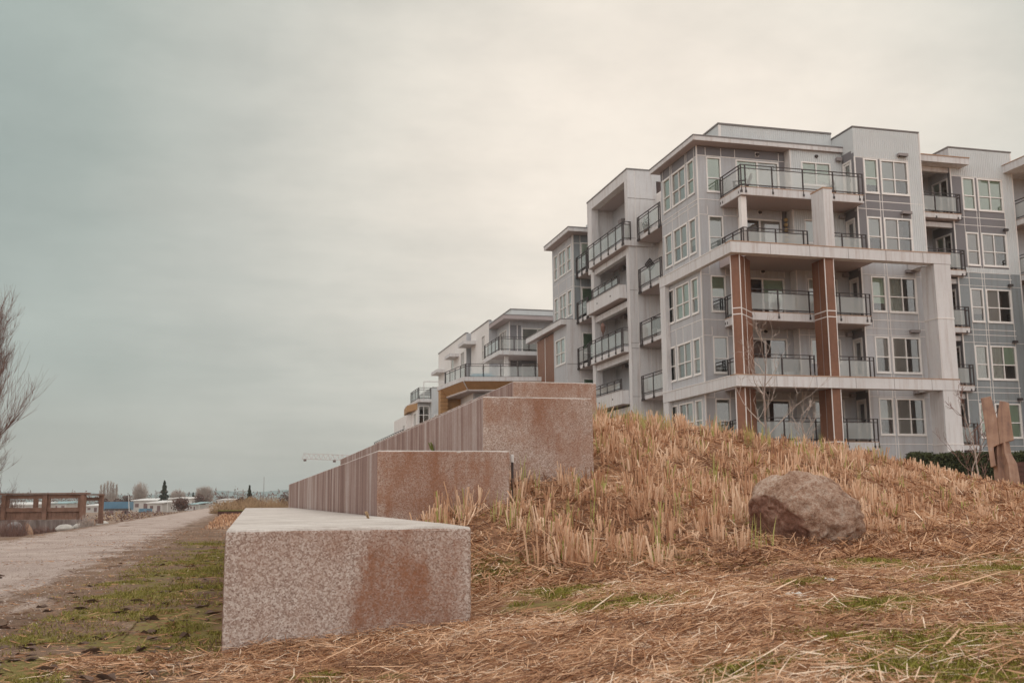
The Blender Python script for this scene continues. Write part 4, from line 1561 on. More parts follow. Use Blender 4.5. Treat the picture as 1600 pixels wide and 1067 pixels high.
X, Y, D = scatter(170000, 1.9, 9.5, 330, 1900, 1.15)
gm = green(X, Y)
pp_ = 800 + FPX * (X * CS - Y * SN) / D
nn = vnoise(X, Y, 1.1, 21)
ok = ~in_tier(X, Y, .0) & (rng.random(len(X)) > gm * .97) & (rng.random(len(X)) < .78 + .5 * nn) & (X > -.05)
straw('straw_litter', X[ok], Y[ok], D[ok], .03, .15, .0006, .0017, .016, label='flattened dry straw strewn over the lawn in front of the mound', tmean=.47, tsd=.29, tl=.2)
X, Y, D = scatter(46000, 6.0, 16, 580, 1750, .6)
ok = ~in_tier(X, Y, .0)
straw('straw_thatch', X[ok], Y[ok], D[ok], .06, .28, .0010, .0034, .03, tl=.32, label='fallen straw matted between the stubble clumps on the slope', tmean=.36, tsd=.22)
# heap of straw under the face of the lowest block
X = rng.uniform(-.75, 1.35, 7000)
Y = 4.84 - np.abs(rng.normal(0, .26, 7000)) - .02
D = X * SN + Y * CS
straw('straw_heap', X, Y, D, .04, .17, .0007, .0019, .010, label='loose straw heaped along the foot of the lowest concrete block', tmean=.47, tsd=.28, tl=.16)
# straw drifted against the boulder
a_ = rng.uniform(0, 2 * math.pi, 2600)
r_ = .40 + np.abs(rng.normal(0, .10, 2600))
ox_, oy_ = bearing(1247, 8.1)
X = ox_ + r_ * (1.15 * np.cos(a_) * CS + .9 * np.sin(a_) * SN)
Y = oy_ + r_ * (-1.15 * np.cos(a_) * SN + .9 * np.sin(a_) * CS)
straw('straw_drift', X, Y, X * SN + Y * CS, .06, .22, .001, .0028, .03, label='straw drifted around the base of the boulder', tl=.3)
# long single stems
X, Y, D = scatter(340, 2.3, 12, 330, 1750, 1.1)
ok = ~in_tier(X, Y, .1) & (X > 0)
straw('straw_stems', X[ok], Y[ok], D[ok], .12, .40, .0012, .0026, .02, label='long pale single straw stems lying on top of the litter', tmean=.82, tsd=.1)
# left verge
X, Y, D = scatter(5200, 2.6, 16, -80, 360, 1.2)
ok = ~in_tier(X, Y, .0) & (X < 0) & (rng.random(len(X)) < np.clip((X + 1.9) / 1.6, .03, 1))
straw('verge_litter', X[ok], Y[ok], D[ok], .03, .13, .001, .0026, .008, label='thin brown litter on the mossy verge beside the gravel path', tmean=.3, tsd=.2)

X = rng.uniform(-4.2, -.3, 26000)
Y = 3.2 * (9.0 ** rng.random(26000))
pn_ = vnoise(X * 1.0, Y * .45, 1.1, 31) + .5 * vnoise(X, Y * .6, 4.0, 8)
ok = (pn_ > .12 - .55 * np.clip((X + 2.2) / 1.6, -.4, 1)) & ~in_tier(X, Y, 0)
straw('path_litter', X[ok], Y[ok], np.maximum(3, Y[ok]), .015, .07, .0009, .0024, .004, label='rusty brown needles and grit trodden into the gravel path', tmean=.30, tsd=.16)
# short green grass in patches
def turf(name, patches, per, extra, mat, label, thr):
    pts = [np.stack([rng.normal(x, r * .62, int(per * r)), rng.normal(y, r * .8, int(per * r))], -1) for x, y, r in patches]
    if extra:
        pts.append(np.stack([rng.uniform(-1.1, -.06, extra), 3.7 * (5.2 ** rng.random(extra))], -1))
    pts = np.concatenate(pts)
    X0, Y0 = pts[:, 0], pts[:, 1]
    nn = vnoise(X0, Y0, 5, 2) + .8 * vnoise(X0, Y0, 1.6, 12)
    ok = ~in_tier(X0, Y0, .0) & (nn > thr) & (X0 > -1.5)
    X0, Y0 = X0[ok], Y0[ok]
    n = len(X0)
    D = X0 * SN + Y0 * CS
    ln = rng.uniform(.012, .034, n)
    a = rng.uniform(0, 2 * math.pi, n)
    le = rng.uniform(.2, 1.1, n)
    Z0 = hfun(X0, Y0) - .002
    rows = np.stack([np.stack([X0, Y0, Z0], -1), np.stack([X0 + np.cos(a) * ln * le * .4, Y0 + np.sin(a) * ln * le * .4, Z0 + ln * .6], -1), np.stack([X0 + np.cos(a) * ln * le, Y0 + np.sin(a) * ln * le, Z0 + ln * .9], -1)])
    wa = rng.uniform(0, math.pi, n)
    w = rng.uniform(.0008, .0018, n) * (1 + D / 9)
    o = ribbons(name, rows, np.stack([np.cos(wa) * w, np.sin(wa) * w, 0 * w], -1), np.clip(rng.normal(.5, .25, n), 0, 1), mat, (1, .8, .15))
    tag(o, label, 'grass', kind='stuff')


tint_mat('moss_grass', [(0, (.14, .115, .03)), (.45, (.255, .235, .045)), (.8, (.36, .32, .07)), (1, (.48, .36, .17))])
turf('short_grass', GREEN, 10500, 0, 'moss_grass', 'short yellow-green grass in patches through the straw', -.06)
turf('verge_moss', GREENL, 5200, 24000, 'short_grass', 'brownish moss and short grass on the verge beside the path', -.05)
# loose grit on the path
X, Y, D = scatter(26000, 3.6, 26, -700, 420, 1.0)
ok = (X < -.9) & (X > -4.2) & (rng.random(len(X)) < np.clip((-X - .8) / .9, 0, 1))
X, Y, D = X[ok], Y[ok], D[ok]
n = len(X)
sz_ = rng.uniform(.002, .007, n) * (1 + D / 18)
Z0 = hfun(X, Y) + .005
an = rng.uniform(0, 6.28, n)
c3 = [np.stack([X + np.cos(an + t) * sz_ * rng.uniform(.7, 1.3, n), Y + np.sin(an + t) * sz_ * rng.uniform(.7, 1.3, n), Z0], -1) for t in (0, 2.1, 4.2)]
top = np.stack([X + rng.normal(0, .2, n) * sz_, Y + rng.normal(0, .2, n) * sz_, Z0 + sz_ * rng.uniform(.5, 1, n)], -1)
v = np.stack(c3 + [top], 1).reshape(-1, 3)
b_ = np.arange(n)[:, None] * 4
q = np.concatenate([np.stack([b_ + i, b_ + (i + 1) % 3, b_ + 3], -1) for i in range(3)], 1).reshape(-1, 3)
tint_mat('grit', [(0, (.15, .105, .085)), (.5, (.38, .295, .25)), (1, (.60, .50, .44))])
o = np_mesh('gravel', v, q, 'grit', np.repeat(np.clip(rng.normal(.5, .25, n), 0, 1), 4))
tag(o, 'loose grit and small stones on the gravel path', 'gravel', kind='stuff')

# dead leaves on the verge
mb = MB()
X, Y, D = scatter(190, 3.2, 12, -60, 345, 1.1)
for x, y in zip(X, Y):
    if x > -.12 or x < -2.2 or in_tier(np.array([x]), np.array([y]), .03)[0] or (x < -1.3 and rng.random() < .75):
        continue
    z = float(hfun(x, y)) + .004
    s = rng.uniform(.012, .045)
    a = rng.uniform(0, 6.28)
    c, sn = math.cos(a), math.sin(a)
    def q(u, v, w):
        return (x + (u * c - v * sn) * s, y + (u * sn + v * c) * s, z + w * s)
    k1, k2 = rng.uniform(.1, .7, 2)
    ring = [q(-1.2, 0, .05), q(-.5, .55, k1), q(.4, .5, k2), q(1.3, 0, .3), q(.4, -.45, k1 * .6), q(-.5, -.5, k2)]
    mid = [q(-.5, 0, .02), q(.4, 0, .05)]
    mb.poly(ring + mid, [(0, 6, 1), (1, 6, 7, 2), (2, 7, 3), (3, 7, 4), (4, 7, 6, 5), (5, 6, 0)], 'leaf_litter')
o = mb.build('dead_leaves')
tag(o, 'curled brown dead leaves scattered over the mossy verge', 'dead leaves', kind='stuff')

# ================================================================== small things near the camera
def crumpled(name, x, y, r, label, seed):
    bm = bmesh.new()
    bmesh.ops.create_grid(bm, x_segments=14, y_segments=10, size=1)
    for v in bm.verts:
        p = Vector((v.co.x * 1.5, v.co.y, 0))
        n1 = mnoise.noise(Vector((p.x * 1.3 + seed, p.y * 1.3, seed)))
        n2 = mnoise.noise(Vector((p.x * 3.5 + seed, p.y * 3.5, seed + 4)))
        p.z = .28 + .45 * n1 + .3 * n2 - .12 * (p.x ** 2 + p.y ** 2) * .6
        p.x += .35 * n2
        p.y += .4 * n1
        v.co = p * r
    me = bpy.data.meshes.new(name)
    bm.to_mesh(me)
    bm.free()
    me.materials.append(MATS['paper'])
    for p in me.polygons:
        p.use_smooth = True
    o = bpy.data.objects.new(name, me)
    o.location = (x, y, float(hfun(x, y)) + .012)
    o.rotation_euler = (0, 0, seed)
    COL.objects.link(o)
    so = o.modifiers.new('thick', 'SOLIDIFY')
    so.thickness = .001
    return tag(o, label, 'paper scrap', 'white scraps of paper on the straw')


crumpled('paper_scrap', 2.11, 3.71, .026, 'largest crumpled white scrap of tissue lying on the straw', .3)
crumpled('paper_scrap', 2.52, 4.12, .017, 'small pale scrap lying behind the largest tissue on the straw', 1.7)
crumpled('paper_scrap', 2.42, 3.6, .012, 'tiny white scrap right of the largest tissue on the straw', 2.9)

# marker post beside tier
mb = MB()
x, y = 2.275, 8.72
z = float(hfun(x, y))
mb.tube([(x, y, z - .15), (x, y, 1.0)], [.011, .011], 8, 'dark_metal')
t = thing('marker_post', (x, y, z), 'thin dark marker post with a white cap standing beside the second tier', 'post')
mb.build('post', t)
mb = MB()
mb.tube([(x, y, .985), (x, y, 1.045), (x, y, 1.05)], [.015, .015, .012], 10, 'white_paint')
mb.build('cap', t)

# boulder
bm = bmesh.new()
bmesh.ops.create_icosphere(bm, subdivisions=6, radius=1)
bm.verts.index_update()
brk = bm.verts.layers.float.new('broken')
for v in bm.verts:
    p = v.co.copy()
    n_ = mnoise.fractal(p * 1.1 + Vector((3, 1, 7)), 1.0, 2.0, 3)
    n2 = mnoise.fractal(p * 4.2 + Vector((8, 2, 5)), .9, 2.0, 4)
    n3 = mnoise.noise(p * 1.9 + Vector((1, 9, 4)))
    rid = abs(mnoise.noise(p * 2.3 + Vector((4, 4, 9))))
    q = p * (1 + .12 * n_ + .05 * n2 + .07 * n3 - .12 * rid + .035 * mnoise.noise(p * 8.5) + .015 * mnoise.noise(p * 22))
    q.x *= .445
    q.y *= .38
    q.z *= .405 * (1.0 if q.z > 0 else .8)
    if q.x > 0:                                # right end tapers low
        q.z *= 1 - .22 * (q.x / .47) ** 2
    # the left end is broken off along a steep plane
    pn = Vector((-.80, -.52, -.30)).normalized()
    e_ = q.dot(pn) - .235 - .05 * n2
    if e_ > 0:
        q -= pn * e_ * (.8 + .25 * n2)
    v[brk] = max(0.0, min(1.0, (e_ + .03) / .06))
    v.co = q
bx, by = bearing(1247, 8.1)
bz = float(hfun(bx, by))
me = bpy.data.meshes.new('boulder')
bm.to_mesh(me)
bm.free()
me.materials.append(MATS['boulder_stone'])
me.polygons.foreach_set('use_smooth', [True] * len(me.polygons))
o = bpy.data.objects.new('boulder', me)
o.location = (bx, by, bz + .125)
o.rotation_euler = (math.radians(2), math.radians(-9), -YAW - .1)
COL.objects.link(o)
tag(o, 'big rounded brown and pale granite boulder resting on the straw slope', 'boulder')

# weathered steel sculpture
SD = 22.0
sx, sy = bearing(1565, SD)
sz = float(hfun(sx, sy))
S = thing('sculpture', (sx, sy, sz), 'tall rusted steel sculpture with a notched top behind the mound on the right', 'sculpture')
U = SD / FPX / 4.85
SA = math.atan2(sx, sy)                        # turned to face the path
ux, uy = math.cos(SA), -math.sin(SA)
UX = U * .905


def sc(px, py, dd):
    """sculpture outline: millimetre grid of the front elevation, dd = depth away from the viewer"""
    a = (px - 790) * UX
    return (sx + ux * a + math.sin(SA) * dd, sy + uy * a + math.cos(SA) * dd, sz - .12 + (930 - py) * U)


def plate(mb, outline, d0, d1, fold=0.0):
    n = len(outline)
    mx = sum(p[0] for p in outline) / n
    f = [sc(px, py, d0 + fold * abs(px - mx) * U) for px, py in outline]
    b = [sc(px, py, d1) for px, py in outline]
    mb.poly(f + b, [tuple(range(n)), tuple(range(n, 2 * n))[::-1]] + [(i, n + i, n + (i + 1) % n, (i + 1) % n) for i in range(n)], 'rust_steel')


mb = MB()
plate(mb, [(672, 712), (712, 702), (705, 562), (752, 541), (748, 345), (716, 178), (637, 190), (655, 440)], -.16, .10)
mb.build('left_plate', S)
mb = MB()
plate(mb, [(752, 541), (862, 512), (848, 232), (816, 222), (780, 214), (748, 345)], -.10, .16)
mb.build('right_plate', S)
# lower body as a folded column of rings
rings = [(524, 712, 828), (610, 700, 836), (690, 690, 874), (760, 690, 880), (860, 690, 888), (940, 688, 894)]
vs, fs = [], []
for (py, a, b) in rings:
    w = b - a
    prof = [(0, .06), (.2, -.10), (.42, -.02), (.62, -.17), (.82, -.07), (1, .08), (.8, .26), (.2, .26)]
    vs += [sc(a + w * t, py, dd + (.03 if py < 600 else 0)) for t, dd in prof]
n = 8
for r in range(len(rings) - 1):
    for i in range(n):
        fs.append((r * n + i, (r + 1) * n + i, (r + 1) * n + (i + 1) % n, r * n + (i + 1) % n))
fs += [tuple(range(n)), tuple(range((len(rings) - 1) * n, len(rings) * n))[::-1]]
mb = MB()
mb.poly(vs, fs, 'rust_steel')
mb.build('body', S)
for ch in S.children:
    bv = ch.modifiers.new('edge', 'BEVEL')
    bv.width = .012
    bv.segments = 2

# clipped hedge in front of the building
def leaf_cloud(mb, pts, size, mat, rnd):
    for p in pts:
        d = Vector((rnd.gauss(0, 1), rnd.gauss(0, 1), rnd.gauss(0, 1))).normalized()
        e = d.orthogonal().normalized()
        e.rotate(Matrix.Rotation(rnd.uniform(0, 6.28), 3, d))
        g = d.cross(e)
        s = size * rnd.uniform(.6, 1.4)
        p = Vector(p)
        mb.face([p - e * s, p + g * s * .5, p + e * s, p - g * s * .5], mat)


R1 = random.Random(5)
h0, h1 = Vector((22.75, 31.6)), Vector((25.6, 30.85))
hd = (h1 - h0).normalized()
hn = Vector((hd.y, -hd.x))
hl = (h1 - h0).length + 1.2
hz0 = .5
H = thing('hedge', (*((h0 + h1) / 2), hz0), 'dark green clipped hedge in front of the building, left of the sculpture', 'hedge')
mb = MB()
hp = [h0 + hn * .4 - hd * .0, h0 + hd * hl + hn * .4, h0 + hd * hl - hn * .4, h0 - hn * .4]
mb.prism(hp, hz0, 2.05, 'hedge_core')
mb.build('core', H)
mb = MB()
pts = []
for i in range(9000):
    u = R1.uniform(-.04, hl + .04)
    f = R1.random()
    v, z = (R1.uniform(-.48, .48), R1.uniform(2.02, 2.16)) if f < .3 else ((.40 + R1.uniform(0, .09), R1.uniform(hz0, 2.12)) if f < .9 else (R1.uniform(-.45, .45), R1.uniform(hz0, 2.12)))
    if f >= .9:
        u = R1.choice((-.05, hl + .03)) + R1.uniform(-.05, .05)
    p = h0 + hd * u + hn * v
    z += .04 * math.sin(u * 5) + .03 * math.sin(u * 13)
    pts.append((p.x, p.y, z))
leaf_cloud(mb, pts, .045, 'hedge_leaf', R1)
mb.build('foliage', H)

# dark timber fence at the right edge
fx, fy = bearing(1572, 33)
fz = float(hfun(fx, fy))
T_ = thing('fence', (fx, fy, fz), 'dark brown timber fence at the right edge behind the sculpture', 'fence')
for k in range(3):
    mb = MB()
    a = k * 1.5
    mb.box(fx + a, fx + a + .1, fy, fy + .1, fz - .2, fz + 1.0, 'dark_wood')
    mb.build('post', T_)
mb = MB()
for i in range(6):
    mb.box(fx - .05, fx + 4, fy - .04, fy - .002, fz + .05 + i * .155, fz + .05 + i * .155 + .14, 'dark_wood')
mb.build('board_panel', T_)

# ================================================================== bare trees
def bare_tree(label, base, h, seed, r0, first=.35, spread=.75, levels=4, nb=7, lean=(0, 0), mats=('bark', 'bark'), group=None, up=.35, twig=.006, lenk=1.0):
    rnd = random.Random(seed)
    base = Vector(base)
    T = thing('bare_tree', base, label, 'tree', group)
    tm, cm = MB(), MB()
    pts, rad = [], []
    d = Vector((lean[0], lean[1], 1)).normalized()
    p = base - Vector((0, 0, .2))
    n = 9
    for i in range(n + 1):
        pts.append(p.copy())
        rad.append(r0 * (1 - .85 * i / n))
        d = (d + Vector((rnd.gauss(0, .07), rnd.gauss(0, .07), .05))).normalized()
        p = p + d * (h + .2) / n
    tm.tube(pts, rad, 8, mats[0])

    def branch(p, d, ln, r, lev):
        k = 5 if lev < 2 else 4
        q, dd = p.copy(), d.copy()
        ps, rs = [q.copy()], [r]
        for i in range(k):
            dd = (dd + Vector((rnd.gauss(0, .16), rnd.gauss(0, .16), rnd.gauss(0, .1) + up * .22))).normalized()
            q = q + dd * ln / k
            ps.append(q.copy())
            rs.append(max(twig * .6, r * (1 - .75 * (i + 1) / k)))
        cm.tube(ps, rs, 5 if lev == 1 else (4 if lev == 2 else 3), mats[1])
        if lev < levels:
            m = max(2, int(nb * (.8 if lev == 1 else .6)))
            for j in range(m):
                i = rnd.randint(1, k)
                a = ps[i]
                ax = Vector((rnd.gauss(0, 1), rnd.gauss(0, 1), rnd.gauss(0, .6))).normalized()
                nd = (dd + ax * spread).normalized()
                branch(a, nd, ln * rnd.uniform(.35, .62), max(twig, rs[i] * .6), lev + 1)

    m = nb + 4
    for j in range(m):
        t = first + (1 - first) * j / (m - 1) * .97
        i = min(n - 1, int(t * n))
        a = pts[i].lerp(pts[i + 1], t * n - i)
        ang = j * 2.4 + rnd.uniform(-.4, .4)
        nd = Vector((math.cos(ang), math.sin(ang), rnd.uniform(.25, .8) + up)).normalized()
        branch(a, nd, lenk * h * rnd.uniform(.28, .42) * (1.15 - .6 * t), max(twig * 1.5, r0 * (.55 - .35 * t)), 1)
    tm.build('trunk', T, smooth=True)
    cm.build('crown', T)
    return T


x, y = bearing(1203, 36.5)
bare_tree('slim bare young tree with fine twigs in front of the brown corner pillar', (x, y, float(hfun(x, y))), 5.6, 3, .065, .38, .75, 3, 6, twig=.0072, up=.3, mats=('bark', 'twig_pale'))
x, y = bearing(1258, 35.5)
bare_tree('low bare shrubby tree with one long side limb, right of the slim young tree', (x, y, float(hfun(x, y))), 2.9, 8, .045, .25, .8, 3, 5, lean=(-.03, 0), twig=.0095, up=.4, mats=('bark', 'twig_pale'))
x, y = bearing(1523, 29)
bare_tree('bare sapling with reddish twigs in front of the hedge, leaning left', (x, y, float(hfun(x, y))), 2.6, 14, .03, .12, .8, 3, 5, lean=(-.12, 0), twig=.007, up=.45, mats=('twig_pale', 'twig_red'))
x, y = bearing(1505, 29.5)
bare_tree('smaller bare sapling in front of the hedge, beside the leaning one', (x, y, float(hfun(x, y))), 1.9, 15, .025, .12, .8, 3, 4, lean=(.15, 0), twig=.007, up=.45, mats=('twig_pale', 'twig_red'))
x, y = bearing(-72, 31)
bare_tree('large bare tree with fine purple-brown twigs at the left edge', (x, y, -.3), 5.0, 23, .09, .0, .42, 3, 24, lean=(.02, 0), mats=('bark', 'twig_red'), twig=.0036, up=.75, lenk=1.5)

x, y = bearing(-44, 34)
bare_tree('smaller many-stemmed bare tree with fine twigs behind the left end of the timber screen', (x, y, -.3), 3.0, 31, .05, .0, .5, 3, 18, mats=('bark', 'twig_red'), twig=.0036, up=.55, lenk=1.5)

# ================================================================== timber viewing screen by the path
VD = 32.0
vx0, vy0 = bearing(13, VD)
vx1, vy1 = bearing(139, VD)
vz = -.24
V0, V1 = Vector((vx0, vy0, 0)), Vector((vx1, vy1, 0))
vd = (V1 - V0).normalized()
vn = Vector((vd.y, -vd.x, 0))
W_ = thing('timber_screen', (*((V0 + V1) / 2).xy, vz), 'weathered timber viewing screen with window openings on a concrete footing, left of the path', 'viewing screen')
wlen = (V1 - V0).length


def vb(mb, a0, a1, d0, d1, z0, z1, mat):
    c = [V0 + vd * a + vn * d for a, d in ((a0, d0), (a1, d0), (a1, d1), (a0, d1))]
    mb.prism([(p.x, p.y) for p in c], z0, z1, mat)


mb = MB()
vb(mb, -.02, wlen + .12, -.12, .12, vz - .2, vz + .42, 'old_concrete')
mb.build('footing', W_)
for a in (0, wlen * .505, wlen - .1):
    mb = MB()
    vb(mb, a, a + .12, -.02, .16, vz + .43, vz + 1.19, 'weathered_wood')
    mb.build('post', W_)
mb = MB()
vb(mb, -.1, wlen + .1, -.12, .2, vz + 1.2, vz + 1.24, 'weathered_wood')
mb.build('cap_rail', W_)
for a0, a1 in ((.12, wlen * .505), (wlen * .505 + .12, wlen - .1)):
    mb = MB()
    vb(mb, a0, a1, .0, .09, vz + 1.07, vz + 1.19, 'weathered_wood')
    vb(mb, a0, a1, .0, .11, vz + .67, vz + .79, 'weathered_wood')
    vb(mb, a0, a0 + .07, .02, .07, vz + .791, vz + 1.069, 'weathered_wood')
    vb(mb, a1 - .07, a1, .02, .07, vz + .791, vz + 1.069, 'weathered_wood')
    mb.build('rail', W_)
    mb = MB()
    n = 8
    for i in range(n):
        l = a0 + (a1 - a0) * i / n
        vb(mb, l + .003, l + (a1 - a0) / n - .003, .0, .05, vz + .43, vz + .668, 'weathered_wood')
    mb.build('board_panel', W_)
# the return leg behind
mb = MB()
for a in (.22, wlen * .66):
    vb(mb, a, a + .12, -1.6, -1.48, vz, vz + 1.2, 'weathered_wood')
vb(mb, wlen - .30, wlen - .18, -1.9, -1.78, vz + .3, vz + 1.17, 'weathered_wood')
vb(mb, .2, wlen - .14, -1.85, -1.6, vz + 1.172, vz + 1.21, 'weathered_wood')
vb(mb, wlen * .7, wlen - .31, -1.9, -1.8, vz + 1.0, vz + 1.1, 'weathered_wood')
vb(mb, wlen - .6, wlen - .16, -1.9, -1.76, vz + .26, vz + .40, 'weathered_wood')
mb.build('rear_frame', W_)


def rock(label, px, D, w, hgt, mat, seed, rz=0, tilt=0):
    bm = bmesh.new()
    bmesh.ops.create_icosphere(bm, subdivisions=3, radius=1)
    for v in bm.verts:
        q = v.co * (1 + .22 * mnoise.noise(v.co * 1.6 + Vector((seed, seed * 2, 1))))
        v.co = Vector((q.x * w / 2, q.y * w * .4, q.z * hgt / 2))
    me = bpy.data.meshes.new('rock')
    bm.to_mesh(me)
    bm.free()
    me.materials.append(MATS[mat])
    me.polygons.foreach_set('use_smooth', [True] * len(me.polygons))
    o = bpy.data.objects.new('rock', me)
    x, y = bearing(px, D)
    o.location = (x, y, float(hfun(x, y)) + hgt * .3)
    o.rotation_euler = (0, tilt, -YAW + rz)
    COL.objects.link(o)
    return tag(o, label, 'rock', 'rocks around the timber screen')


rock('upright tan oblong rock leaning beside the screen footing', 55, 30.5, .17, .42, 'tan_rock', 1, 0, -.45)
rock('dark grey rock among twigs left of the leaning tan one', 32, 29.5, .55, .5, 'grey_rock', 2)
rock('largest whitish rock in front of the screen footing', 110, 31, .52, .26, 'white_rock', 3)
rock('small bluish grey rock behind the largest whitish rock', 121, 31.8, .28, .2, 'grey_rock', 4)
rock('pale flat rock right of the largest whitish rock', 131, 31.2, .36, .2, 'white_rock', 5)
rock('mottled brown rock at the right end of the screen footing', 148, 31.5, .34, .3, 'tan_rock', 6)
rock('flat whitish rock right of the screen near the path edge', 166, 39, .5, .22, 'white_rock', 7)

# dry brush: low twiggy shrubs
def brush(label, px, D, w, hgt, mat, seed, n=160, z=None, group='low dry shrubs'):
    rnd = random.Random(seed)
    x, y = bearing(px, D)
    z = float(hfun(x, y)) if z is None else z
    mb = MB()
    for i in range(n):
        a, r = rnd.uniform(0, 6.28), w / 2 * math.sqrt(rnd.random())
        p = Vector((x + r * .92 * math.cos(a), y + r * .92 * math.sin(a), z))
        q = Vector((x + r * math.cos(a) + rnd.gauss(0, w * .1), y + r * math.sin(a) + rnd.gauss(0, w * .1), z + hgt * rnd.uniform(.3, 1) ** (1.6 if group.startswith('reed') else 1) * (1 - .15 * (2 * r / w) ** 2)))
        m = p.lerp(q, .5) + Vector((rnd.gauss(0, w * .07), rnd.gauss(0, w * .07), hgt * .08))
        t = max(.004, D * .00020)
        mb.tube([p, m, q], [t, t * .8, t * .4], 3, mat)
    o = mb.build('dry_shrub', None, (x, y, z))
    return tag(o, label, 'shrub', group)


brush('twiggy dry shrub over the dark rock at the lower left of the screen', 30, 29, .8, .55, 'twig_red', 3, 220)
brush('dry purple-brown shrub at the very left edge by the screen', -6, 33.6, 1.9, 1.5, 'twig_red', 4, 420)
brush('small dry twig clump in front of the screen footing', 78, 31, .8, .28, 'twig_red', 5, 160)
brush('pale dry twig clump at the right foot of the screen', 143, 30.8, .5, .4, 'twig_pale', 6, 120)

# weeds growing out of the walls
def tuft(label, x, y, z, dx, hgt, n, mat, seed):
    rnd = random.Random(seed)
    mb = MB()
    for i in range(n):
        a = rnd.uniform(-1.2, 1.2)
        p = Vector((x, y + rnd.gauss(0, .03), z))
        q = p + Vector((dx * rnd.uniform(.3, 1), math.sin(a) * hgt * .6, hgt * rnd.uniform(.4, 1)))
        mb.bar(p, q, .006, mat, .002)
    o = mb.build('weed_tuft', None, (x, y, z))
    return tag(o, label, 'weed')


tuft('small green tuft growing from the side of the third tier', 2.155, 11.9, 1.22, -.06, .12, 26, 'weed_green', 2)
tuft('dry straw tuft on top of the lowest block by the second tier', .86, 7.3, .542, -.02, .05, 30, 'dry_reed', 4)

# ================================================================== far ground: yards, trees, poles, crane, hills
def far_tree(label, px, D, w, hgt, mat, seed, n, leaf, shape='round', z=-.9, group='trees on the far flat'):
    rnd = random.Random(seed)
    x, y = bearing(px, D)
    T = thing('tree', (x, y, z), label, 'tree', group)
    mb = MB()
    mb.tube([(x, y, z - .3), (x, y, z + hgt * (.85 if shape == 'cone' else .5))], [hgt * .022, hgt * .008], 6, 'bark_far')
    for i in range(6):
        a = i * 1.05
        mb.tube([(x, y, z + hgt * (.2 + .05 * i)), (x + w * .3 * math.cos(a), y + w * .3 * math.sin(a), z + hgt * (.5 + .05 * i))], [hgt * .01, hgt * .004], 4, 'bark_far')
    mb.build('trunk', T)
    mb = MB()
    pts = []
    for i in range(n):
        if shape == 'cone':
            t = rnd.random() ** 1.5
            lay = .75 + .25 * math.cos(t * 40 + rnd.uniform(-.8, .8))
            r = w / 2 * (1 - t) ** .85 * lay * math.sqrt(rnd.uniform(.3, 1))
            a = rnd.uniform(0, 6.28)
            pts.append((x + r * math.cos(a), y + r * math.sin(a), z + hgt * (.08 + .92 * t) - .10 * r))
        else:
            d = Vector((rnd.gauss(0, 1), rnd.gauss(0, 1), rnd.gauss(0, 1))).normalized() * rnd.random() ** .4
            k = 1 + .35 * mnoise.noise(d * 2.2 + Vector((seed, 0, 0)))
            pts.append((x + d.x * w / 2 * k, y + d.y * w / 2 * k, z + hgt * (.56 + .44 * d.z * k)))
    if shape == 'twigs':
        for p in pts:
            c = Vector((x, y, z + hgt * .25))
            d = (Vector(p) - c).normalized()
            q = Vector(p)
            mb.bar(q - d * leaf * 3, q + d * leaf * 2 + Vector((rnd.gauss(0, leaf * .5), 0, leaf)), leaf * .16, mat)
    else:
        leaf_cloud(mb, pts, leaf, mat, rnd)
    mb.build('crown', T)
    return T


def poplar_row(label, px, D, hgt, seed):
    rnd = random.Random(seed)
    x, y = bearing(px, D)
    T = thing('tree', (x, y, -.9), label, 'tree', 'trees on the far flat')
    mb = MB()
    mb.tube([(x, y, -1.2), (x, y, -.9 + hgt)], [hgt * .014, hgt * .003], 5, 'bark_far')
    mb.build('trunk', T)
    mb = MB()
    for i in range(150):
        t = rnd.uniform(.12, .98)
        a = rnd.uniform(0, 6.28)
        ln = hgt * .22 * (1.1 - t) + .4
        p = Vector((x, y, -.9 + hgt * t))
        q = p + Vector((math.cos(a) * ln * .35, math.sin(a) * ln * .35, ln))
        mb.bar(p, q, .028, 'twig_pale')
    mb.build('crown', T)


for i, px in enumerate((162, 167, 172, 177, 181, 186)):
    poplar_row(('leftmost', 'second', 'third', 'fourth', 'fifth', 'rightmost')[i] + ' of the six bare poplars behind the blue container', px, 230, 6.4 - abs(i - 2.6) * .35, 40 + i)
far_tree('tall dark conifer in front of the white sheds, pointed top', 260, 190, 3.2, 5.6, 'conifer', 5, 2600, .16, 'cone')
far_tree('round dark reddish bush beside the conifer', 287, 150, 2.6, 2.3, 'shrub_red', 6, 1300, .12, z=-.8)
far_tree('tall thin bare tree behind the white shed', 223, 240, 3.2, 6.0, 'twig_pale', 7, 700, .26, 'twigs')
far_tree('small green conifer right of the sheds', 305, 250, 2.2, 4.0, 'conifer', 8, 900, .16, 'cone')
far_tree('dark round tree just right of the small green conifer', 315, 210, 2.4, 3.4, 'shrub_red', 9, 1100, .14)
far_tree('large pale bare tree with a rounded crown right of the sheds', 322, 270, 4.6, 5.4, 'twig_pale', 10, 1300, .28, 'twigs')
far_tree('wide bare grey tree behind the tan warehouse', 281, 280, 4.4, 4.6, 'twig_pale', 11, 900, .28, 'twigs')
far_tree('dark bush behind the blue container, left part', 166, 200, 2.6, 2.6, 'shrub_red', 12, 900, .13)
far_tree('dark bush behind the blue container, right part', 190, 205, 2.4, 2.6, 'shrub_red', 13, 900, .13)
far_tree('dark bushy tree left of the leaning white pole', 202, 215, 2.0, 3.2, 'shrub_red', 14, 900, .14)
far_tree('low dark bush in front of the thin bare tree', 218, 220, 3.0, 2.6, 'shrub_red', 15, 900, .14)
far_tree('ragged dark fir above the reeds', 392, 120, 1.3, 3.0, 'conifer', 16, 1700, .10, 'cone', z=-.4)
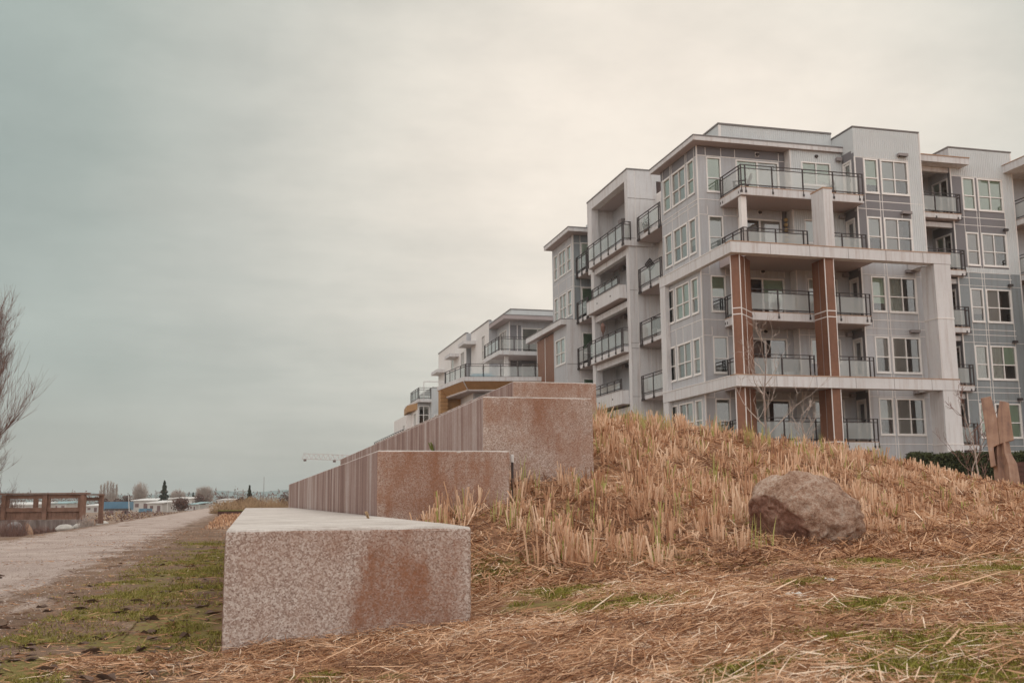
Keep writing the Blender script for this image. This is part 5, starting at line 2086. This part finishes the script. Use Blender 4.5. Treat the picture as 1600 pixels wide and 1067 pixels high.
far_tree('ruddy bush at the foot of the ragged fir', 395, 112, 1.4, 1.7, 'dry_reed', 17, 900, .09, z=-.4)
far_tree('reddish bush left of the ragged fir', 380, 125, 1.6, 1.7, 'shrub_red', 18, 900, .10, z=-.4)
far_tree('small dark tree above the long white shed, left one', 347, 260, 2.2, 3.4, 'shrub_red', 19, 700, .15)
far_tree('small dark tree above the long white shed, middle one', 354, 262, 2.0, 3.2, 'shrub_red', 20, 700, .15)
far_tree('small dark tree above the long white shed, right one', 366, 258, 2.0, 3.1, 'shrub_red', 22, 700, .15)
far_tree('reddish bush right of the ragged fir under the tall mast', 407, 110, 1.5, 1.3, 'shrub_red', 23, 700, .09, z=-.4)
far_tree('dark bush at the end of the second tier', 449, 75, 1.1, 1.5, 'shrub_red', 24, 700, .06, z=-.2)
far_tree('rough dry brush beside the path verge', 362, 85, 3.0, 1.0, 'dry_reed', 25, 1600, .07, z=-.2)

for i, (px, D, w, hgt) in enumerate(((352, 62, 1.6, .6), (372, 70, 2.2, 1.0), (385, 66, 1.8, 1.15), (402, 60, 2.0, 1.05), (420, 58, 2.0, 1.1), (436, 56, 1.8, 1.05))):
    brush('dry tan reed clump beyond the lowest block, ' + ('next to the path', 'second from the path', 'third from the path', 'under the ragged fir', 'under the tall mast', 'next to the second tier')[i], px, D, w, hgt, 'dry_reed', 60 + i, 420, z=-.05, group='reed clumps beyond the lowest block')

# pale dry grass on the verge ahead, and a far line of scrub and trees
X = rng.uniform(-.95, .02, 1900)
Y = 27 * (2.7 ** rng.random(1900))
n = len(X)
ln = rng.uniform(.03, .13, n) * np.clip((Y - 22) / 14, .3, 1.3)
a = rng.uniform(0, 6.28, n)
Z0 = hfun(X, Y)
le = rng.uniform(.1, .7, n)
rows = np.stack([np.stack([X, Y, Z0], -1), np.stack([X + np.cos(a) * le * ln * .4, Y + np.sin(a) * le * ln * .4, Z0 + ln * .6], -1), np.stack([X + np.cos(a) * le * ln, Y + np.sin(a) * le * ln, Z0 + ln], -1)])
w = .004 + .00022 * Y
o = ribbons('verge_grass', rows, np.stack([w, 0 * w, 0 * w], -1), np.clip(rng.normal(.3, .2, n), 0, .84), 'stubble', (1, .8, .3))
tag(o, 'pale dry grass along the verge between the path and the lowest block', 'dry grass', kind='stuff')
mb = MB()
rndw = random.Random(77)
for i in range(8000):
    D_ = rndw.uniform(240, 330)
    p_ = rndw.uniform(-120, 470)
    x_, y_ = bearing(p_, D_)
    top = 3.3 + 3.0 * max(0, mnoise.noise((p_ * .09, 2.2, 0))) + 2.2 * max(0, mnoise.noise((p_ * .31, 5.2, 0)))
    leaf_cloud(mb, [(x_, y_, -1.0 + rndw.random() ** .8 * top)], .22, rndw.choice(('bark_far', 'shrub_red', 'twig_red', 'shrub_red', 'bark_far')), rndw)
o = mb.build('far_treeline')
tag(o, 'low hazy line of scrub and bare trees along the horizon', 'treeline', kind='stuff')
mb = MB()
for i in range(3000):
    D_ = 60 * (2.4 ** rndw.random())
    k_ = rndw.random()
    x_, y_ = -5.2 - 3.5 * k_ - D_ * .012, D_
    top = .35 + .5 * max(0, mnoise.noise((x_ * .3, y_ * .08, 4)))
    leaf_cloud(mb, [(x_, y_, float(hfun(x_, y_)) + rndw.random() * top)], .07, rndw.choice(('twig_red', 'shrub_red', 'dry_reed', 'twig_pale')), rndw)
o = mb.build('bank_scrub')
tag(o, 'low reddish scrub along the bank left of the path', 'scrub', kind='stuff')

# low mossy concrete kerb wall near the path
kx, ky = bearing(344, 52)
mb = MB()
mb.box(kx, kx + 2.6, ky, ky + .5, -.2, .24, 'dark_wood')
mb.box(kx - .02, kx + 2.62, ky - .02, ky + .52, .241, .27, 'weed_green')
o = mb.build('planter_box', None, (kx, ky, 0))
tag(o, 'low dark mossy planter box beside the path verge', 'planter')


def shed(label, px0, px1, D, z0, hgt, wmat, rmat, depth=8, nm='shed', openings=3, cat='shed', slope=.35):
    x0, y0 = bearing(px0, D)
    x1, y1 = bearing(px1, D)
    T = thing(nm, ((x0 + x1) / 2, (y0 + y1) / 2, z0), label, cat, 'sheds and yards on the far flat')
    a, b = Vector((x0, y0)), Vector((x1, y1))
    d = (b - a).normalized()
    n = Vector((-d.y, d.x))
    mb = MB()
    mb.prism([a, b, b + n * depth, a + n * depth], z0 - .3, z0 + hgt, wmat)
    mb.build('wall', T)
    mb = MB()
    e = .25
    p = [a - d * e - n * e, b + d * e - n * e, b + d * e + n * (depth + e), a - d * e + n * (depth + e)]
    v = [(q.x, q.y, z0 + hgt + (.02 if i < 2 else slope + .02)) for i, q in enumerate(p)] + [(q.x, q.y, z0 + hgt + .18 + (0 if i < 2 else slope)) for i, q in enumerate(p)]
    mb.poly(v, [(3, 2, 1, 0), (4, 5, 6, 7), (0, 1, 5, 4), (1, 2, 6, 5), (2, 3, 7, 6), (3, 0, 4, 7)], rmat)
    mb.build('roof', T)
    w = (b - a).length
    for i in range(openings):
        mb = MB()
        c = a + d * w * (i + .5) / openings
        hw = w / openings * .22
        q0, q1 = c - d * hw - n * .03, c + d * hw - n * .03
        mb.prism([q0, q1, q1 + n * .025, q0 + n * .025], z0 + (.1 if i % 2 else hgt * .4), z0 + hgt * .75, 'dark_interior')
        mb.build('doorway' if i % 2 else 'window', T)
    return T


shed('long low white shed with a pale roof behind the leaning pole', 212, 252, 200, -.9, 2.0, 'pale_wall', 'white_paint')
shed('second white shed with dark open bay, left of the conifer', 236, 258, 175, -.9, 1.5, 'pale_wall', 'white_paint', openings=2)
shed('tan warehouse right of the conifer', 268, 292, 230, -.9, 2.4, 'tan_wall', 'pale_wall')
shed('pale shed front with white gable beside the round bush', 292, 300, 215, -.9, 2.3, 'white_paint', 'white_paint', openings=1)
shed('low teal-roofed shed near the small green conifer', 300, 310, 190, -.9, 1.2, 'pale_wall', 'teal_steel', openings=2)
shed('long white shed with pale roof nearest the reeds', 342, 370, 240, -.9, 2.0, 'white_paint', 'pale_wall', openings=4)
shed('grey shed at the left edge seen through the screen openings', -20, 60, 170, -1.0, 1.5, 'pale_wall', 'white_paint', openings=5)
shed('pale shed seen through the screen between the posts', 66, 110, 220, -1.0, 1.7, 'pale_wall', 'teal_steel', openings=4)
shed('small grey hut left of the blue container', 140, 160, 190, -.9, 1.1, 'pale_wall', 'white_paint', openings=2)


def container(label, px0, px1, D, z0, hgt, mat):
    x0, y0 = bearing(px0, D)
    x1, y1 = bearing(px1, D)
    a, b = Vector((x0, y0)), Vector((x1, y1))
    d = (b - a).normalized()
    n = Vector((-d.y, d.x))
    T = thing('shipping_container', (x0, y0, z0), label, 'container')
    mb = MB()
    mb.prism([a, b, b + n * 2.2, a + n * 2.2], z0, z0 + hgt, mat)
    L_ = (b - a).length
    k = 0
    while k < L_ - .1:
        p, q = a + d * k, a + d * (k + .1)
        mb.prism([p - n * .035, q - n * .035, q - n * .002, p - n * .002], z0 + .08, z0 + hgt - .08, mat)
        k += .24
    mb.build('body', T)
    mb = MB()
    mb.prism([a - n * .06, b - n * .06, b - n * .037, a - n * .037], z0 - .02, z0 + .07, 'dark_metal')
    mb.prism([a - d * .02 - n * .06, a + d * .09 - n * .06, a + d * .09 + n * .1, a - d * .02 + n * .1], z0, z0 + hgt + .02, 'teal_steel')
    mb.build('corner_frame', T)
    return T


container('blue corrugated shipping container raised on a dark trailer', 161, 205, 150, -.3, 1.22, 'blue_steel')
container('small dark blue container in front of the white shed', 222, 234, 140, -.55, .5, 'blue_steel')
tx, ty = bearing(169, 148)
T = thing('trailer', (tx, ty, -.9), 'dark flatbed trailer under the blue container', 'trailer')
mb = MB()
mb.box(tx, tx + 3.4, ty, ty + 2, -.35, -.05, 'dark_metal')
mb.build('bed', T)
for k in (.4, .9, 2.6, 3.0):
    mb = MB()
    mb.tube([(tx + k, ty - .02, -.6), (tx + k, ty + .25, -.6)], [.3, .3], 14, 'dark_interior')
    mb.build('wheel', T)


def pole(label, px, D, z0, z1, r, mat, lean=0, arm=None, name='utility_pole'):
    x, y = bearing(px, D)
    T = thing(name, (x, y, z0), label, 'pole')
    mb = MB()
    mb.tube([(x, y, z0 - .3), (x + lean, y, z1)], [r, r * .7], 6, mat)
    mb.build('post', T)
    if arm:
        mb = MB()
        for zz, w in arm:
            mb.bar((x - w, y, zz), (x + w, y, zz), .09, mat)
        mb.build('crossarm', T)
    return T


pole('leaning white pole right of the blue container', 208, 146, -.9, 1.75, .06, 'white_paint', -.25)
pole('white pole in front of the conifer', 266, 160, -.9, 1.2, .05, 'white_paint')
pole('tall dark mast rising from the reeds left of the second tier', 414, 70, -.2, 2.35, .025, 'lamp_grey')
pole('timber utility pole with crossarm, right of the long white shed', 374, 230, -.9, 3.0, .1, 'bark_far', 0, [(2.6, .7)])
pole('timber utility pole with crossarm, nearest the ragged fir', 382, 235, -.9, 3.6, .1, 'bark_far', 0, [(3.2, .8)])
pole('timber utility pole above the long white shed', 359, 240, -.9, 3.4, .09, 'bark_far', 0, [(3.1, .6)])
pole('thin bare pole left of the tall mast', 409, 140, -.5, 2.0, .05, 'bark_far')
pole('thin bare pole right of the tall mast', 421, 150, -.5, 2.0, .05, 'bark_far')
lx, ly = bearing(315, 165)
T = thing('street_lamp', (lx, ly, -.9), 'white curved-arm street lamp in front of the dark round tree', 'street lamp')
mb = MB()
mb.tube([(lx, ly, -1), (lx, ly, .2), (lx - .08, ly, .4), (lx - .3, ly, .45)], [.05, .04, .035, .03], 6, 'white_paint')
mb.build('post', T)
mb = MB()
mb.box(lx - .5, lx - .3, ly - .06, ly + .06, .4, .47, 'white_paint')
mb.build('lamp_head', T)

# tower crane
CD = 450
ca = Vector((*bearing(472, CD), 0))
cb = Vector((*bearing(575, CD), 0))
cd_ = (cb - ca).normalized()
z0c = 19.2
K = thing('tower_crane', (cb.x, cb.y, -1), 'distant pale tower crane with a long lattice jib over the concrete tiers', 'crane')
mb = MB()
jl = (cb - ca).length
sl_ = -1.2 / 28
nseg = 14


def jp(t, off, zz):
    p = ca + cd_ * jl * t
    return Vector((p.x, p.y + off, z0c + zz + .0 + sl_ * jl * t))


for off in (-.5, .5):
    mb.bar(jp(0, off, 0), jp(1, off, 0), .22, 'crane_paint')
mb.bar(jp(.02, 0, 2.3), jp(1, 0, 2.3), .26, 'crane_paint')
for i in range(nseg):
    a, b = i / nseg, (i + 1) / nseg
    mb.bar(jp(a, -.5, 0), jp((a + b) / 2, 0, 2.3), .2, 'crane_paint')
    mb.bar(jp((a + b) / 2, 0, 2.3), jp(b, .5, 0), .2, 'crane_paint')
mb.build('jib', K)
for t in (.045, .49, .61):
    mb = MB()
    p = jp(t, 0, 0)
    mb.box(p.x - .6, p.x + .6, p.y - .4, p.y + .4, p.z - 1.0, p.z + .0, 'shrub_red')
    mb.build('trolley', K)
mb = MB()
p = jp(1, 0, 0)
for dx in (-.8, .8):
    for dy in (-.8, .8):
        mb.bar((p.x + dx, p.y + dy, -1), (p.x + dx, p.y + dy, p.z + 3), .2, 'crane_paint')
for i in range(8):
    mb.bar((p.x - .8, p.y - .8, i * 2.2), (p.x + .8, p.y - .8, i * 2.2 + 2), .12, 'crane_paint')
mb.build('mast', K)

# hills on the horizon
hx = np.linspace(-1400, 1900, 160)
hz = np.array([26 + 16 * mnoise.noise((x * .0022, 3.1, 0)) + 9 * mnoise.noise((x * .008, 7.7, 0)) for x in hx])
hy = 2600 - 0 * hx
v = np.concatenate([np.stack([hx, hy - 260, 0 * hx - 3], -1), np.stack([hx, hy, np.maximum(hz, 4)], -1), np.stack([hx, hy + 300, 0 * hx - 3], -1)])
i = np.arange(159)
q = np.concatenate([np.stack([i + r * 160, i + 1 + r * 160, i + 161 + r * 160, i + 160 + r * 160], -1) for r in (0, 1)])
o = np_mesh('hills', v, q, 'hill')
tag(o, kind='structure')

# ================================================================== small things on the balconies
def deck_chair(x, y, z, rz, label, mat='lamp_grey'):
    T = thing('garden_chair', (x, y, z), label, 'chair')
    c, s = math.cos(rz), math.sin(rz)

    def P(a, b, h):
        return (x + a * c - b * s, y + a * s + b * c, z + h)
    mb = MB()
    for i in range(5):
        a = -.26 + i * .105
        mb.bar(P(a + .045, -.3, .36), P(a + .045, .25, .26), .09, mat, .02)
    mb.build('seat', T)
    mb = MB()
    for i in range(5):
        a = -.26 + i * .105
        mb.bar(P(a + .045, .22, .27), P(a + .045 + (i - 2) * .02, .5, .98 - .04 * abs(i - 2)), .09, mat, .02)
    mb.build('backrest', T)
    for sd in (-.32, .32):
        mb = MB()
        mb.bar(P(sd, -.3, 0), P(sd, -.3, .56), .07, mat)
        mb.bar(P(sd, -.3, .36), P(sd, .5, .02), .07, mat)
        mb.build('leg', T)
        mb = MB()
        mb.bar(P(sd, -.38, .575), P(sd, .4, .575), .12, mat, .025)
        mb.build('armrest', T)


deck_chair(23.0, 43.6, 15.2, -2.2, 'grey slatted garden chair behind the top corner balcony railing', 'dark_metal')
deck_chair(25.0, 43.7, 12.12, .4, 'white garden chair on the balcony below the top one', 'white_paint')
deck_chair(27.7, 43.2, 3.22, .2, 'dark garden chair on the lowest front balcony right of the pillar', 'dark_metal')
T = thing('lantern_string', (25.85, 44.55, 12.3), 'string of round amber lanterns hanging on the balcony under the top one', 'lanterns')
mb = MB()
mb.tube([(25.85, 44.55, 14.78), (25.85, 44.55, 12.9)], [.01, .01], 4, 'dark_metal')
mb.build('cord', T)
for i in range(6):
    mb = MB()
    z = 14.35 - i * .26
    mb.tube([(25.85, 44.55, z + .1), (25.85, 44.55, z + .06), (25.85, 44.55, z), (25.85, 44.55, z - .06), (25.85, 44.55, z - .1)], [.03, .09, .11, .09, .03], 10, 'lantern')
    mb.build('lantern', T)
# diamond-shaped wall ornament on the side wall of block B
oy, ox, oz = 52.86, 21.95, 13.75
mb = MB()
for s_ in (1.0, .55):
    pts = [(ox, oy, oz + .36 * s_), (ox + .28 * s_, oy, oz), (ox, oy, oz - .36 * s_), (ox - .28 * s_, oy, oz)]
    for i in range(4):
        mb.bar(pts[i], pts[(i + 1) % 4], .055, 'dark_metal')
mb.bar((ox - .2, oy - .002, oz), (ox + .2, oy - .002, oz), .03, 'dark_metal')
o = mb.build('wall_ornament', None, (ox, oy, oz))
tag(o, 'dark diamond-shaped metal ornament on the side wall above a balcony railing', 'wall ornament')
# storage box on the low balcony, covered table and red parasol on the far terrace
mb = MB()
mb.box(26.75, 28.3, 43.3, 43.9, 3.225, 3.8, 'tan_wall')
mb.box(26.7, 28.35, 43.25, 43.95, 3.801, 3.86, 'dark_metal')
o = mb.build('storage_box', None, (27.5, 43.6, 3.225))
tag(o, 'tan storage box with dark lid on the lowest front balcony', 'storage box')
mb = MB()
mb.prism([(15.8, 72.4), (17.6, 72.1), (17.6, 73.2), (15.8, 73.4)], 9.15, 9.65, 'blue_cover')
mb.prism([(16.0, 72.5), (17.4, 72.25), (17.4, 73.1), (16.0, 73.3)], 9.651, 9.8, 'blue_cover')
o = mb.build('covered_table', None, (16.7, 72.8, 9.15))
tag(o, 'low table under a blue cover on the far terrace', 'table')
T = thing('parasol', (15.25, 72.2, 5.3), 'closed red parasol on the far balcony under the wood soffit', 'parasol')
mb = MB()
mb.tube([(15.25, 72.2, 5.3), (15.25, 72.2, 7.2)], [.03, .03], 6, 'white_paint')
mb.build('pole', T)
mb = MB()
mb.tube([(15.25, 72.2, 6.2), (15.25, 72.2, 6.5), (15.25, 72.2, 7.2)], [.28, .3, .03], 10, 'red_plastic')
mb.build('canopy', T)
def pot_plant(x, y, z, h_, label, seed, leafm='hedge_leaf'):
    T = thing('potted_plant', (x, y, z), label, 'potted plant')
    mb = MB()
    mb.tube([(x, y, z + .005), (x, y, z + .16), (x, y, z + .3), (x, y, z + .32)], [.12, .15, .18, .19], 12, 'tan_wall')
    mb.build('pot', T)
    mb = MB()
    r2 = random.Random(seed)
    leaf_cloud(mb, [(x + r2.gauss(0, .11), y + r2.gauss(0, .11), z + .34 + abs(r2.gauss(0, .5)) * h_ * .6) for _ in range(260)], .045, leafm, r2)
    mb.build('foliage', T)


pot_plant(27.6, 43.0, 15.2, .7, 'potted evergreen behind the top balcony railing, right of the stub column', 1)
pot_plant(24.2, 43.0, 9.22, .6, 'potted evergreen on the middle front balcony between the brown pillars', 2)
pot_plant(34.3, 44.8, 12.22, .6, 'potted evergreen on the recessed balcony right of the corrugated tower', 3)
pot_plant(21.4, 51.9, 15.27, .8, 'potted evergreen on the top recessed balcony of the side facade', 4)
for (x, y, z, lb) in ((21.6, 50.6, 9.27, 'dark covered barbecue on the middle recessed balcony of the side facade'), (24.9, 43.3, 6.12, 'dark covered barbecue on the second front balcony between the brown pillars')):
    T = thing('barbecue', (x, y, z), lb, 'barbecue')
    mb = MB()
    mb.box(x - .45, x + .45, y - .25, y + .25, z + .45, z + .8, 'dark_metal')
    mb.build('body', T)
    mb = MB()
    mb.tube([(x - .45, y, z + .82), (x + .45, y, z + .82)], [.24, .24], 14, 'dark_metal')
    mb.build('lid', T)
    for sx_ in (-.4, .4):
        mb = MB()
        mb.box(x + sx_ - .03, x + sx_ + .03, y - .2, y + .2, z + .005, z + .449, 'lamp_grey')
        mb.build('leg', T)
deck_chair(34.9, 45.2, 15.2, .5, 'white garden chair on the top recessed balcony beside the corrugated tower', 'white_paint')
deck_chair(21.3, 57.0, 15.12, 1.9, 'white garden chair on the top balcony of the framed side block', 'white_paint')
# carved bird ornament on block B railing
mb = MB()
mb.tube([(20.4, 56.6, 10.1), (20.4, 56.6, 10.35), (20.4, 56.6, 10.5), (20.4, 56.57, 10.75), (20.4, 56.62, 10.9), (20.4, 56.6, 11.0)], [.02, .03, .12, .16, .1, .04], 8, 'twig_red')
o = mb.build('bird_ornament', None, (20.4, 56.6, 10.18))
tag(o, 'brown carved bird ornament perched on a railing post of the middle balcony', 'ornament')

# ================================================================== sky, sun
world = bpy.data.worlds.new('World')
scene.world = world
world.use_nodes = True
nt = world.node_tree
nt.nodes.clear()
wo = N(nt, 'ShaderNodeOutputWorld')
bg = N(nt, 'ShaderNodeBackground')
L(nt, bg.outputs[0], wo.inputs[0])
SUN_EL, SUN_AZ = math.radians(48), math.radians(35)      # azimuth measured from +Y towards +X
sky = N(nt, 'ShaderNodeTexSky', sky_type='NISHITA')
sky.sun_disc = False
sky.sun_elevation = SUN_EL
sky.sun_rotation = SUN_AZ
tc = N(nt, 'ShaderNodeTexCoord')
vec = tc.outputs['Generated']


def dotdir(d):
    v = N(nt, 'ShaderNodeVectorMath', operation='DOT_PRODUCT')
    L(nt, vec, v.inputs[0])
    v.inputs[1].default_value = Vector(d).normalized()
    return v.outputs['Value']


def pix_dir(px, py):
    return (fwd + rgt * (px - 800) / FPX - upv * (py - 533.5) / FPX).normalized()


sp = N(nt, 'ShaderNodeSeparateXYZ')
L(nt, vec, sp.inputs[0])
# cloud sheet: project the direction on a ceiling so that bands flatten towards the horizon
zz = math_(nt, 'ADD', math_(nt, 'MAXIMUM', sp.outputs[2], 0.0), .13)
cu, cv = math_(nt, 'DIVIDE', sp.outputs[0], zz), math_(nt, 'DIVIDE', sp.outputs[1], zz)
cmb = N(nt, 'ShaderNodeCombineXYZ')
L(nt, cu, cmb.inputs[0])
L(nt, cv, cmb.inputs[1])
mp = N(nt, 'ShaderNodeMapping')
mp.inputs['Rotation'].default_value = (0, 0, .35)
mp.inputs['Scale'].default_value = (.55, .95, 1)
L(nt, cmb.outputs[0], mp.inputs[0])
c1 = noise(nt, mp.outputs[0], .9, 6, .55)
c2 = noise(nt, mp.outputs[0], 3.0, 5, .6)
cl = sums(nt, (c1, .75), (c2, .25))
glow = dotdir(pix_dir(1010, 330))
g = math_(nt, 'ADD', glow, math_(nt, 'MULTIPLY', math_(nt, 'SUBTRACT', cl, .5), .09))
base = ramp(nt, g, [(.30, (.60, .56, .52)), (.60, (.42, .44, .41)), (.74, (.29, .355, .335)), (.865, (.36, .40, .36)), (.922, (.50, .50, .445)), (.962, (.69, .645, .56)), (.992, (.82, .735, .63))])
# grey cloud bank low on the left
low = ramp(nt, sp.outputs[2], [(.0, 1.0), (.09, .75), (.30, 0.0)])
lowm = math_(nt, 'MULTIPLY', low, ramp(nt, dotdir(pix_dir(250, 640)), [(.885, 0.0), (.975, 1.0)]))
base = mix(nt, math_(nt, 'MULTIPLY', lowm, .62), base, (.375, .385, .35))
hz_ = ramp(nt, sp.outputs[2], [(.0, 1.0), (.05, .5), (.12, 0.0)])
base = mix(nt, math_(nt, 'MULTIPLY', hz_, .5), base, (.45, .395, .36))
shade = ramp(nt, cl, [(.34, .91), (.5, 1.0), (.68, 1.075)])
base = mix(nt, 1.0, base, shade, 'MULTIPLY')
mm = N(nt, 'ShaderNodeMapping')
mm.inputs['Scale'].default_value = (5, 5, 9)
L(nt, vec, mm.inputs[0])
base = mix(nt, 1.0, base, ramp(nt, noise(nt, mm.outputs[0], 1.0, 5, .6), [(.35, .93), (.65, 1.05)]), 'MULTIPLY')
# sky behind and above the camera, brightened as fill for the front faces
back = ramp(nt, dotdir((-.35, -1, .55)), [(.0, 0.0), (.8, 1.0)])
base = mix(nt, back, base, (1.22, 1.20, 1.18))
sk = N(nt, 'ShaderNodeMix', data_type='RGBA', blend_type='ADD')
sk.inputs[0].default_value = .06
L(nt, mix(nt, 1.0, base, (10.0, 10.0, 10.0), 'MULTIPLY'), sk.inputs[6])
L(nt, sky.outputs[0], sk.inputs[7])
L(nt, sk.outputs[2], bg.inputs[0])
bg.inputs[1].default_value = .1

sun_d = bpy.data.lights.new('sun', 'SUN')
sun_d.energy = .9
sun_d.angle = math.radians(35)
sun_d.color = (1, .95, .89)
sun = bpy.data.objects.new('sun', sun_d)
COL.objects.link(sun)
sd = Vector((math.sin(SUN_AZ) * math.cos(SUN_EL), math.cos(SUN_AZ) * math.cos(SUN_EL), math.sin(SUN_EL)))
sun.rotation_euler = sd.to_track_quat('Z', 'Y').to_euler()
sun.location = (0, 0, 40)

mb = MB()
mb.box(-3600, 3600, -3600, 3600, -5, 62, 'soffit')
hz = mb.build('haze')
m, nt, out = new_mat('haze')
pv = N(nt, 'ShaderNodeVolumePrincipled')
pv.inputs['Color'].default_value = (.80, .88, .86, 1)
pv.inputs['Density'].default_value = .00035
pv.inputs['Anisotropy'].default_value = .0
L(nt, pv.outputs[0], out.inputs['Volume'])
hz.data.materials.clear()
hz.data.materials.append(m)
tag(hz, kind='stuff')

# ------------------------------------------------------------------ render settings
scene.view_settings.view_transform = 'Standard'
scene.view_settings.look = 'None'
scene.view_settings.exposure = .13
scene.view_settings.gamma = 1
scene.render.engine = 'CYCLES'
cy_ = scene.cycles
cy_.use_denoising = True
cy_.use_adaptive_sampling = False
cy_.max_bounces = 6
cy_.diffuse_bounces = 3
cy_.glossy_bounces = 3
cy_.transparent_max_bounces = 16
cy_.volume_bounces = 0
cy_.caustics_reflective = False
cy_.caustics_refractive = False
